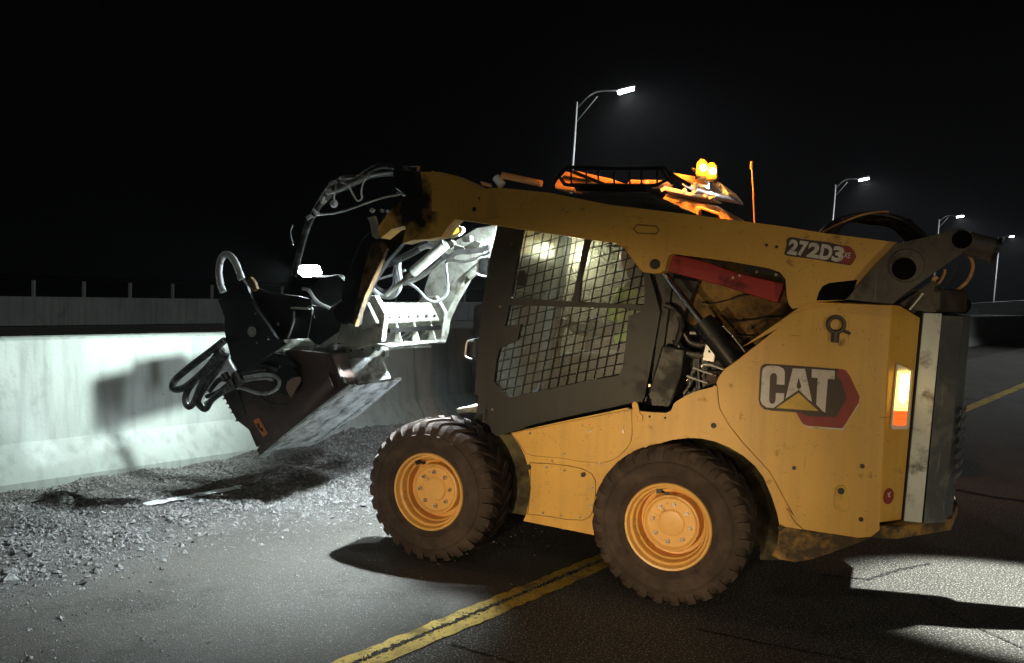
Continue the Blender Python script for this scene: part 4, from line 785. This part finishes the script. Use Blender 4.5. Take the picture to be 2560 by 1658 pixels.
bm = bmesh.new(); prism(bm, pxs(zA((860, 860), (1230, 830), (1290, 990), (980, 1045)), LS+.2), (0, -.02, 0)); link('mud_flap', bm, M['wet'], CP)
bm = bmesh.new(); c = S(*zA((845, 872))[0], LS-.012); cyl(bm, c-Vector((0, .012, 0)), .034, .014, 'y', 28); wb = link('pivot_washer', bm, M['rust'], CP, bevel=.002)
for a in (0, 2.1, 4.2):
    bm = bmesh.new(); cyl(bm, c+Vector((.008*math.cos(a), 0, .01*math.sin(a))), .005, .005, 'y', 8); link('bolt', bm, M['bolt'], wb)
# motor opening on the side
bm = bmesh.new(); cm = S(*zA((590, 1000))[0], LS-.002); tube(bm, [cm, cm+Vector((0, .05, 0))], .105, 28, False); link('motor_guard', bm, M['black'], CP, smooth=True, bevel=.004)
bm = bmesh.new(); prism(bm, pxs(zA((600, 985), (655, 975), (665, 1000), (590, 1130), (555, 1060), (565, 1010)), LS-.055), (0, -.008, 0)); link('motor_cover', bm, mat('tan_scuffed_cover', (.3, .2, .15), .6, var=.2), CP, bevel=.003)
plate('drum_seam', zA((208, 1075), (222, 1068), (275, 1245), (262, 1252)), LS-.004, .006, M['black'], CP)
plate('hose_shroud', zA((350, 880), (470, 810), (560, 830), (640, 900), (560, 920), (470, 870)), LS-.05, .05, M['black'], CP)
st = plate('warning_sticker', zA((322, 1290), (360, 1268), (426, 1380), (393, 1406)), LS-.003, .003, M['orange'], CP, 0)
plate('sticker_mark', zA((345, 1315), (362, 1305), (372, 1340), (388, 1342), (396, 1372), (378, 1362), (360, 1345)), LS-.005, .002, M['black'], st, 0)
for i, (x, y) in enumerate(zA((158, 1195), (172, 1230), (205, 1290), (140, 1165), (118, 1130))):
    bm = bmesh.new(); c = S(x, y, LS-.004); cyl(bm, c, .008, .01, 'y', 8); link('edge_bolt', bm, M['bolt'], CP)
# mounting beam: a long pale plate with cut-outs, running across the loader
LB = .45
bF = [S(*p, LB) for p in zA((540, 712), (460, 805))]
def beam(name, p_a, p_b, La, Lb, m):
    bm = bmesh.new(); a = [S(*p, La) for p in p_a]; b = [S(*p, Lb) for p in p_b]; off = Vector((.0, 0, .02))
    vs = [bm.verts.new(v) for v in a+b[::-1]]; vt = [bm.verts.new(v+off) for v in a+b[::-1]]
    bm.faces.new(vs); bm.faces.new(vt[::-1])
    for i in range(len(vs)): j = (i+1) % len(vs); bm.faces.new((vs[i], vs[j], vt[j], vt[i]))
    return link(name, bm, m, CP, bevel=.003)
beam('mount_beam', zA((950, 622), (770, 750), (720, 825)), zA((1585, 612), (1600, 700), (1580, 765)), .55, 1.40, M['dust'])
beam('mount_beam_tail', zA((542, 712), (462, 806)), zA((752, 715), (772, 752), (800, 752), (720, 825)), .45, .62, M['dust'])
plate('beam_cutout', zA((1055, 660), (1085, 655), (940, 745), (920, 740)), .60, .004, M['black'], CP, 0)
plate('beam_cutout', zA((1345, 640), (1435, 628), (1370, 690), (1345, 695)), .95, .004, M['black'], CP, 0)
tubeo('beam_rib', pxs(zA((1500, 625), (1400, 700), (1350, 730)), 1.05), .012, M['dust'], CP, 8, False)
tubeo('beam_rib', pxs(zA((1580, 630), (1500, 700), (1450, 740)), 1.1), .010, M['dust'], CP, 8, False)
lat = bmesh.new(); prism(lat, [Vector((v.x, v.y, v.z)) for v in [S(*p, .5) for p in zA((945, 612), (1110, 612), (1108, 645), (1000, 648), (960, 640))]], (0, -.1, 0)); link('mount_lip', lat, M['dust'], CP, bevel=.004)
tubeo('cross_rod', pxs(zA((1465, 748), (1590, 758)), 1.2), .012, M['galv'], CP, 10, False)
plate('bolt_strip', zA((915, 770), (940, 768), (1240, 755), (1265, 800), (1260, 835), (1140, 850), (1120, 855), (950, 865), (915, 835)), .75, .06, M['dust'], CP, .005)
for p in zA((972, 790), (1020, 790), (1100, 780), (1177, 772), (1226, 770)):
    bm = bmesh.new(); cyl(bm, S(*p, .748), .009, .003, 'y', 10); link('bolt_hole', bm, M['black'], CP)
# dark carrier plates on the left
sp = plate('carrier_plate', zA((70, 430), (245, 285), (275, 330), (330, 470), (420, 600), (490, 700), (545, 745), (350, 870), (220, 950), (165, 850), (130, 720), (110, 620), (115, 560)), .36, .03, M['black'], CP, .004, )
plate('carrier_stripe', zA((275, 290), (300, 262), (330, 300), (345, 350), (325, 368), (310, 362), (285, 330)), .35, .03, M['yellowd'], CP)
bm = bmesh.new(); cyl(bm, S(*zA((315, 655))[0], .357), .036, .006, 'y', 26); link('round_cover', bm, M['dust'], sp)
for p in zA((342, 525), (430, 708), (350, 735), (1040, 308)): 
    bm = bmesh.new(); cyl(bm, S(*p, .357), .008, .005, 'y', 10); link('plate_bolt', bm, M['bolt'], CP)
plate('carrier_frame', zA((300, 262), (350, 335), (430, 375), (520, 385), (640, 400), (735, 420), (740, 465), (760, 560), (720, 700), (545, 712), (490, 770), (400, 640), (330, 480)), .44, .006, M['black'], CP, 0)
plate('carrier_frame', zA((740, 465), (870, 490), (960, 430), (1000, 420), (1035, 480), (1030, 590), (950, 640), (795, 750), (760, 740), (720, 700)), .48, .01, M['black'], CP, 0)
plate('carrier_block', zA((870, 260), (920, 250), (975, 300), (990, 380), (930, 440), (860, 480), (780, 440), (720, 350), (800, 280)), .55, .01, M['black'], CP, 0)
tubeo('frame_edge', pxs(zA((615, 510), (612, 580), (590, 650), (570, 700)), .42), .007, M['galv'], CP)
tubeo('frame_edge', pxs(zA((665, 490), (700, 492), (728, 470), (742, 500), (735, 580), (712, 700)), .42), .004, M['galv'], CP)
bm = bmesh.new(); box(bm, S(*zA((620, 478))[0], .45), S(*zA((722, 500))[0], .40)); link('frame_cap', bm, M['dust'], CP, bevel=.004)
bm = bmesh.new(); cyl(bm, S(*zA((508, 600))[0], .43), .012, .01, 'y', 12); link('plate_bolt', bm, M['bolt'], CP)
bm = bmesh.new(); tube(bm, pxs(zA((675, 348), (720, 360), (760, 420), (800, 455), (868, 487)), .42), .012, 8); link('grab_bar', bm, M['galv'], CP, smooth=True)
bm = bmesh.new(); tube(bm, [S(*zA((975, 520))[0], .30), S(*zA((975, 520))[0], .45)], .075, 24, False); link('pivot_hub', bm, M['black'], CP, smooth=True, bevel=.006)
bm = bmesh.new(); prism(bm, pxs(zA((1060, 600), (1070, 520), (1090, 460), (1110, 385), (1145, 420), (1155, 470), (1140, 560), (1110, 605)), .62), (0, -.02, 0), [circ(S(*zA((1106, 490))[0], .62), .022, 16)]); link('hook_plate', bm, M['black'], CP, bevel=.003)
# padlock-shaped hose loop
tubeo('hose_loop', pxs(zA((110, 370), (90, 320), (78, 240), (85, 160), (110, 112), (145, 105), (185, 145), (215, 210), (240, 280)), .36), .024, M['hosew'], CP, 14)
# hose bundle hanging on the left
for i, (pts, r, mm) in enumerate((
    (z2((460, 200), (330, 300), (200, 400), (110, 480), (90, 540), (150, 545), (220, 500), (330, 400), (440, 280)), .026, 'hose'),
    (z2((440, 260), (330, 400), (220, 520), (180, 610), (200, 670), (240, 640), (290, 520), (360, 420), (450, 300)), .024, 'hose'),
    (z2((470, 300), (400, 420), (300, 560), (270, 640), (320, 690), (370, 620), (450, 560), (540, 520)), .022, 'hose'),
    (z2((320, 650), (400, 590), (480, 540), (560, 480), (640, 460), (740, 445), (810, 455), (845, 490), (830, 540), (770, 575), (690, 575), (600, 545), (540, 535)), .0125, 'hosew'),
    (z2((560, 500), (640, 480), (740, 470), (800, 480)), .011, 'hosew'),
    (z2((330, 600), (420, 560), (500, 500), (600, 450), (680, 430), (760, 420)), .016, 'hose'),
    (z2((350, 560), (420, 480), (520, 460), (560, 430)), .02, 'hose'),
    (z2((700, 590), (760, 640), (830, 660), (900, 650)), .006, 'hose'),
    (z2((500, 290), (490, 340), (520, 400), (545, 450), (560, 520)), .009, 'hosew'),
    (z2((880, 280), (870, 350), (850, 390), (855, 450)), .008, 'hosew'),
    (z2((690, 360), (760, 330), (830, 320), (880, 340)), .022, 'hose'),
    (z2((700, 370), (780, 380), (860, 420), (960, 400), (1000, 430)), .02, 'hose'))):
    tubeo('hydraulic_hose', pxs(pts, .34+.015*i), r, M[mm], CP)
for p in z2((480, 480), (560, 470), (580, 510), (520, 530)):
    bm = bmesh.new(); c = S(*p, .33); tube(bm, [c, c+Vector((.03, 0, .04))], .03, 10, False); link('hose_tie', bm, M['hose'], CP, smooth=True)
# work lamp
lp = S(*zA((700, 218))[0], .80); bm = bmesh.new(); box(bm, lp+Vector((-.06, -.10, -.035)), lp+Vector((.0, -.03, .03))); wl = link('work_lamp', bm, M['black'], CP, bevel=.006)
bm = bmesh.new(); prism(bm, pxs(zA((632, 200), (660, 182), (740, 178), (765, 235), (735, 265), (670, 262), (640, 235)), .79), (0, -.09, 0)); link('lens', bm, M['lens_w'], wl, bevel=.008)
tubeo('lamp_bracket', pxs(zA((740, 256), (850, 263), (930, 255), (965, 265), (960, 300)), [.8, .8, .8, .8, .8]), .010, M['galv'], CP)
lb = S(*zA((640, 215))[0], .84)+Vector((.05, 0, 0))
spot('lamp_beam', lb, Vector((4.45, -.7, 1.16)), 470, (.80, .98, .95), 116, 1, .017, CP)
point('lamp_glow', S(*zA((690, 215))[0], .77), 14, (.85, .97, 1), .02, CP)
bm = bmesh.new(); prism(bm, [Vector((3.40, -.77, 1.39)), Vector((3.40, -.77, 1.475)), Vector((3.44, -.77, 1.47)), Vector((3.44, -.77, 1.39))], (0, -.60, 0)); prism(bm, [Vector((3.41, -.84, 1.471)), Vector((3.41, -.84, 1.492)), Vector((3.43, -.84, 1.492)), Vector((3.43, -.84, 1.471))], (0, -.11, 0)); link('shadow_rail', bm, M['void'], CP)  # unseen bar added to cast the dark shadow block on the barrier
bm = bmesh.new(); prism(bm, [Vector((3.2, -.80, 1.30)), Vector((3.39, -.80, 1.47)), Vector((3.39, -.80, 1.39)), Vector((3.2, -.80, 1.27))], (0, -.012, 0)); link('shadow_rail_bracket', bm, M['void'], CP)  # added with the shadow-casting bar so that it is held up

# ------------------------------------------------------------------ operator
OP = empty('person', 'seated operator in a yellow-green hi-vis vest inside the caged cab', 'person', ORG, ROT)
def skin_body(name, verts, edges, radii, m, parent, root=0, sub=2):
    me = bpy.data.meshes.new(name); me.from_pydata([Vector(v) for v in verts], edges, []); o = bpy.data.objects.new(name, me); COL.objects.link(o)
    o.modifiers.new('skin', 'SKIN'); sv = me.skin_vertices[0].data
    for i, r in enumerate(radii): sv[i].radius = (r, r) if not isinstance(r, tuple) else r; sv[i].use_root = (i == root)
    s_ = o.modifiers.new('sub', 'SUBSURF'); s_.levels = s_.render_levels = sub; bpy.context.view_layer.update()
    dg = bpy.context.evaluated_depsgraph_get(); m2 = bpy.data.meshes.new_from_object(o.evaluated_get(dg)); COL.objects.unlink(o); bpy.data.objects.remove(o)
    m2.materials.clear(); m2.materials.append(m)
    for p in m2.polygons: p.use_smooth = True
    q = bpy.data.objects.new(name, m2); COL.objects.link(q); q.parent = parent; return q
y = -.85; px_, hx = .42, .46
V = [(.42, y, 1.17), (.40, y, 1.32), (.42, y, 1.48), (.44, y, 1.60), (.46, y, 1.67), (.47, y, 1.74), (.485, y, 1.84), (.48, y, 1.92)]
E_ = [(i, i+1) for i in range(7)]; Rr = [(.13, .16), (.12, .155), (.12, .175), (.09, .16), .055, .06, .085, .07]
for s_ in (-1, 1):
    b = len(V); V += [(.44, y+s_*.19, 1.57), (.52, y+s_*.25, 1.36), (.74, y+s_*.26, 1.36), (.80, y+s_*.27, 1.40)]; E_ += [(3, b), (b, b+1), (b+1, b+2), (b+2, b+3)]; Rr += [.065, .05, .038, .035]
    for k in range(5):
        c = len(V); a = (k-2)*.016; V += [(.835, y+s_*.27+a, 1.42), (.85, y+s_*.27+a*1.1, 1.395), (.83, y+s_*.27+a, 1.375)] if k else [(.81, y+s_*.27+a*1.6, 1.43), (.80, y+s_*.27+a*2, 1.44), (.815, y+s_*.27+a*2, 1.45)]
        E_ += [(b+3, c), (c, c+1), (c+1, c+2)]; Rr += [.010, .009, .008]
    b = len(V); V += [(.50, y+s_*.10, 1.14), (.90, y+s_*.14, 1.15), (1.0, y+s_*.14, .92), (1.12, y+s_*.14, .87)]; E_ += [(0, b), (b, b+1), (b+1, b+2), (b+2, b+3)]; Rr += [.095, .065, .05, .04]
skin_body('body', V, E_, Rr, M['cloth'], OP)
VV = [(.42, y, 1.20), (.41, y, 1.34), (.43, y, 1.50), (.44, y, 1.60)]; vb = skin_body('vest', VV+[(.44, y-.2, 1.57), (.52, y-.25, 1.40), (.44, y+.2, 1.57), (.52, y+.25, 1.40)], [(0, 1), (1, 2), (2, 3), (3, 4), (4, 5), (3, 6), (6, 7)], [(.145, .175), (.14, .172), (.14, .19), (.105, .17), .085, .07, .085, .07], M['hiviz'], OP)
skin_body('head', [(.475, y, 1.70), (.49, y, 1.78), (.49, y, 1.88)], [(0, 1), (1, 2)], [.058, .078, .09], M['skin'], OP)
bm = bmesh.new(); bmesh.ops.create_uvsphere(bm, u_segments=20, v_segments=12, radius=.115, matrix=Matrix.Translation((.475, y, 1.89)))
for v in list(bm.verts):
    if v.co.z < 1.87: bm.verts.remove(v)
link('cap', bm, M['cloth'], OP, smooth='all')
bm = bmesh.new(); prism(bm, [Vector((.57, y-.06, 1.875)), Vector((.64, y-.045, 1.87)), Vector((.64, y+.045, 1.87)), Vector((.57, y+.06, 1.875))], (0, 0, .008)); link('cap_brim', bm, M['cloth'], OP)

# ------------------------------------------------------------------ service truck behind the loader
LT = 4.0
TR = empty('service_truck', 'service truck behind the loader, lit orange by its roof beacon', 'truck', ORG, ROT)
def tp(nm, pts, m, th=.06, L=LT, bevel=.01, par=TR): return plate(nm, zD(*pts), L, th, m, par, bevel)
tp('cab_body', [(1230, 360), (1420, 420), (1650, 470), (1750, 490), (1900, 640), (1950, 900), (1100, 900), (1100, 420)], M['beacon_orange'], 1.7, LT+.05, .05)
tp('door_frame', [(1540, 500), (1600, 500), (1780, 560), (1830, 640), (1790, 640), (1760, 590), (1600, 530), (1570, 560), (1580, 640), (1540, 640)], M['beacon_orange'], .05, LT-.02)
tp('side_window', [(1605, 535), (1750, 590), (1785, 650), (1590, 650)], M['black'], .02, LT+.02)
tp('roof_board', [(1220, 298), (1330, 320), (1480, 360), (1720, 410), (1700, 425), (1450, 392), (1225, 340)], M['wht'], .5)
tp('light_bar_mount', [(1310, 165), (1400, 180), (1600, 215), (1680, 250), (1660, 290), (1540, 270), (1360, 215)], M['beacon_orange'], .5, LT+.1)
tp('wind_deflector', [(1655, 235), (1720, 232), (1790, 270), (1870, 370), (1868, 395), (1780, 372), (1650, 350), (1500, 300), (1400, 285), (1420, 270), (1560, 300), (1680, 325), (1690, 290)], M['wht'], .9)
for x0, x1 in ((1520, 1560), (1680, 1705), (1770, 1790)): tp('deflector_strut', [(x0, 260), (x1, 262), (x1-5, 345), (x0-5, 335)], M['wht'], .05, LT-.05)
bc = tp('beacon', [(1500, 110), (1640, 150), (1750, 185), (1750, 205), (1640, 185), (1500, 140)], M['black'], .2, LT-.05)
for cx, cy in ((1605, 125), (1698, 158)):
    bm = bmesh.new(); c = S(*zD((cx, cy))[0], LT-.1); tube(bm, [c-Vector((0, 0, .08)), c-Vector((0, 0, .05)), c+Vector((0, 0, .05)), c+Vector((0, 0, .085))], [.035, .055, .05, .02], 16, False); link('beacon_lens', bm, M['lens_o'], bc, smooth=True)
    bm = bmesh.new(); bmesh.ops.create_uvsphere(bm, u_segments=14, v_segments=10, radius=.034, matrix=Matrix.Translation(c+Vector((-.02, .035, 0)))); link('beacon_bulb', bm, M['lens_c'], bc, smooth='all')
    bm = bmesh.new(); tube(bm, [c-Vector((0, 0, .10)), c-Vector((0, 0, .075))], .06, 16, False); link('beacon_base', bm, M['black'], bc)
    point('beacon_glow', c+Vector((0, .12, .02)), 9, (1, .36, .05), .03, TR)
    spot('beacon_light', c+Vector((0, .30, .22)), c+Vector((-.1, -.5, -1)), 40, (1, .36, .06), 120, .5, .06, TR)
for q_ in ((430, 150), (1000, 150)):
    c = S(*zD(q_)[0], LT-.5)+Vector((0, 0, .9)); spot('beacon_light', c, c+Vector((0, -.75, -1)), 90, (1, .36, .06), 75, .6, .06, TR)  # extra orange spots added over boom and rack, away from the beacon
tp('boom', [(270, 135), (330, 140), (700, 225), (840, 275), (700, 270), (320, 270), (170, 330), (140, 290), (170, 240)], M['beacon_orange'], .3, LT+.3)
tp('boom_side', [(230, 190), (520, 240), (500, 262), (210, 225)], M['black'], .02, LT+.28)
tp('cross_box', [(890, 235), (1240, 238), (1200, 275), (860, 278)], M['beacon_orange'], .4, LT+.2)
tp('boom_foot', [(150, 270), (330, 310), (325, 345), (150, 325)], M['beacon_orange'], .3, LT+.2)
for i in range(4): tubeo('rack_pipe', pxs(zD((520+i*110, 318), (660+i*100, 350)), LT+.1*i), .035, M['beacon_orange'], TR, 8, False)
tubeo('rack_pipe', pxs(zD((520, 318), (1010, 320)), LT), .03, M['beacon_orange'], TR, 8, False)
for x, y in ((960, 312), (990, 345), (1215, 335), (1060, 265), (1435, 340), (1530, 355), (1640, 395), (1690, 410), (1720, 400)):
    bm = bmesh.new(); c = S(*zD((x, y))[0], LT-.05); box(bm, c-Vector((.016, .016, .016)), c+Vector((.016, .016, .016)), Matrix.Rotation(.6, 3, 'Y')); link('clamp', bm, M['wht'], TR)
tubeo('grab_rail', pxs(z3((440, 165), (580, 195), (720, 225)), LT), .035, M['beacon_orange'], TR, 10, False)
bm = bmesh.new(); c0, c1 = pxs(z3((395, 180), (440, 235)), LT); tube(bm, [c0, c1], .045, 12, False); link('rail_socket', bm, M['wht'], TR, smooth=True)
bm = bmesh.new(); prism(bm, pxs(z3((285, 205), (335, 220), (342, 245), (295, 235)), LT), (0, -.1, 0)); link('marker', bm, M['beacon_orange'], TR)
tubeo('whip_antenna', [S(1879, 412, LT), S(1883, 480, LT), S(1888, 600, LT)], .0075, M['beacon_orange'], TR, 8, False)
bm = bmesh.new(); tube(bm, [S(1879, 412, LT)-Vector((0, 0, .04)), S(1879, 412, LT)+Vector((0, 0, .03))], .014, 10, False); link('antenna_tip', bm, M['beacon_orange'], TR, smooth=True)
bm = bmesh.new(); c = S(*zD((1700, 300))[0], LT+.3); box(bm, c-Vector((.04, .04, .02)), c+Vector((.04, .04, .02))); link('work_lamp', bm, M['lens_w'], TR); point('lamp_glow', c-Vector((0, -.1, .08)), 14, (.85, .93, 1), .03, TR)  # small white lamp added to light the wind deflector
tp('window_glint', [(1690, 100), (1690, 100)], M['wht']) if False else None
bm = bmesh.new(); prism(bm, pxs(zB((655, 20), (910, 40), (905, 130), (860, 135), (690, 95)), 2.6), (0, -.2, 0)); link('tool_box', bm, M['beacon_orange'], TR)
bm = bmesh.new(); prism(bm, [Vector((F, -(LT+.1), Z)) for F, Z in ((-.6, .6), (3.2, .6), (3.2, 1.4), (1.4, 1.5), (1.2, 2.0), (-.1, 2.0), (-.6, 1.5))], (0, -1.8, 0)); link('truck_body', bm, M['gray'], TR, bevel=.05)
for F in (.1, 2.6):
    for L in (LT+.05, LT+1.6):
        bm = bmesh.new(); cyl(bm, Vector((F, -L, .45)), .45, -.28, 'y', 32); link('wheel', bm, M['rubber'], TR, smooth=True, bevel=.02)

# ------------------------------------------------------------------ worker standing out of frame on the right, whose shadow falls on the road
OW = empty('person', 'worker standing on the road beyond the right edge, back to the work lamp', 'person', (3.22, 4.20, 0), 2.4)
VS = [(0, 0, .95), (0, 0, 1.15), (0, 0, 1.35), (0, 0, 1.47), (0, 0, 1.55), (0, 0, 1.66), (0, 0, 1.73)]; ES = [(i, i+1) for i in range(6)]; RS = [(.13, .16), (.12, .15), (.13, .18), (.08, .14), .055, .095, .08]
for s_ in (-1, 1):
    b = len(VS); VS += [(0, s_*.19, 1.42), (-.02, s_*.21, 1.15), (.06, s_*.17, .95), (.10, s_*.10, .90)]; ES += [(3, b), (b, b+1), (b+1, b+2), (b+2, b+3)]; RS += [.07, .055, .04, .035]
    b = len(VS); VS += [(0, s_*.09, .88), (.02, s_*.085, .50), (0, s_*.08, .09), (.14, s_*.09, .05)]; ES += [(0, b), (b, b+1), (b+1, b+2), (b+2, b+3)]; RS += [.10, .07, .05, .045]
skin_body('body', VS, ES, RS, M['cloth'], OW)
# ------------------------------------------------------------------ other lamps out of frame: headlights, tower and street, plus added fill
# low warm headlamps of a parked vehicle behind the camera
WARM = (1, .73, .42)
spot('vehicle_headlight', (-2.6, -1.9, .6), (.25, 4.55, .42), 1050, WARM, 26, 1, .05)
spot('vehicle_headlight', (-.6, -2.8, .6), (1.35, 4.2, .5), 260, WARM, 30, 1, .08)
spot('vehicle_headlight', (2.9, -1.6, .7), (1.6, 4.0, .72), 190, (1, .84, .48), 34, 1, .08)  # extra low spot added to brighten the yellow rear panel
# cool lamp of a light tower off to the right
spot('light_tower', (6.6, 3.85, 4.4), (2.95, 4.42, 0), 10500, (.95, .98, .88), 17, .45, .05)
spot('street_light', (26, 20, 12), (15, 21, 0), 7000, (.9, .95, .95), 84, .8, .3)  # fill added for the right-hand barrier face and road
# the next lamp of the street, behind and left of the camera
spot('street_light', (-19.8, 12.5, 12.4), (-12, 12, 0), 700, (.9, .95, .9), 150, .8, .2)
spot('street_light', (-2, -8, 11), (0, 3, 0), 420, (1, .92, .78), 110, .8, .3)  # overhead fill added as ambient light, outside the lamp row
# dusty night air
bm = bmesh.new(); box(bm, (-120, -30, -1.2), (220, 260, 18)); hz = link('haze', bm, bpy.data.materials.new('night_haze')); hz['kind'] = 'stuff'
hm = hz.data.materials[0]; hm.use_nodes = True; hn = hm.node_tree; hn.nodes.remove(hn.nodes['Principled BSDF']); pv = hn.nodes.new('ShaderNodeVolumePrincipled')
pv.inputs['Color'].default_value = (.8, .8, .8, 1); pv.inputs['Density'].default_value = .00045; pv.inputs['Anisotropy'].default_value = .3
hn.links.new(pv.outputs[0], hn.nodes['Material Output'].inputs['Volume'])
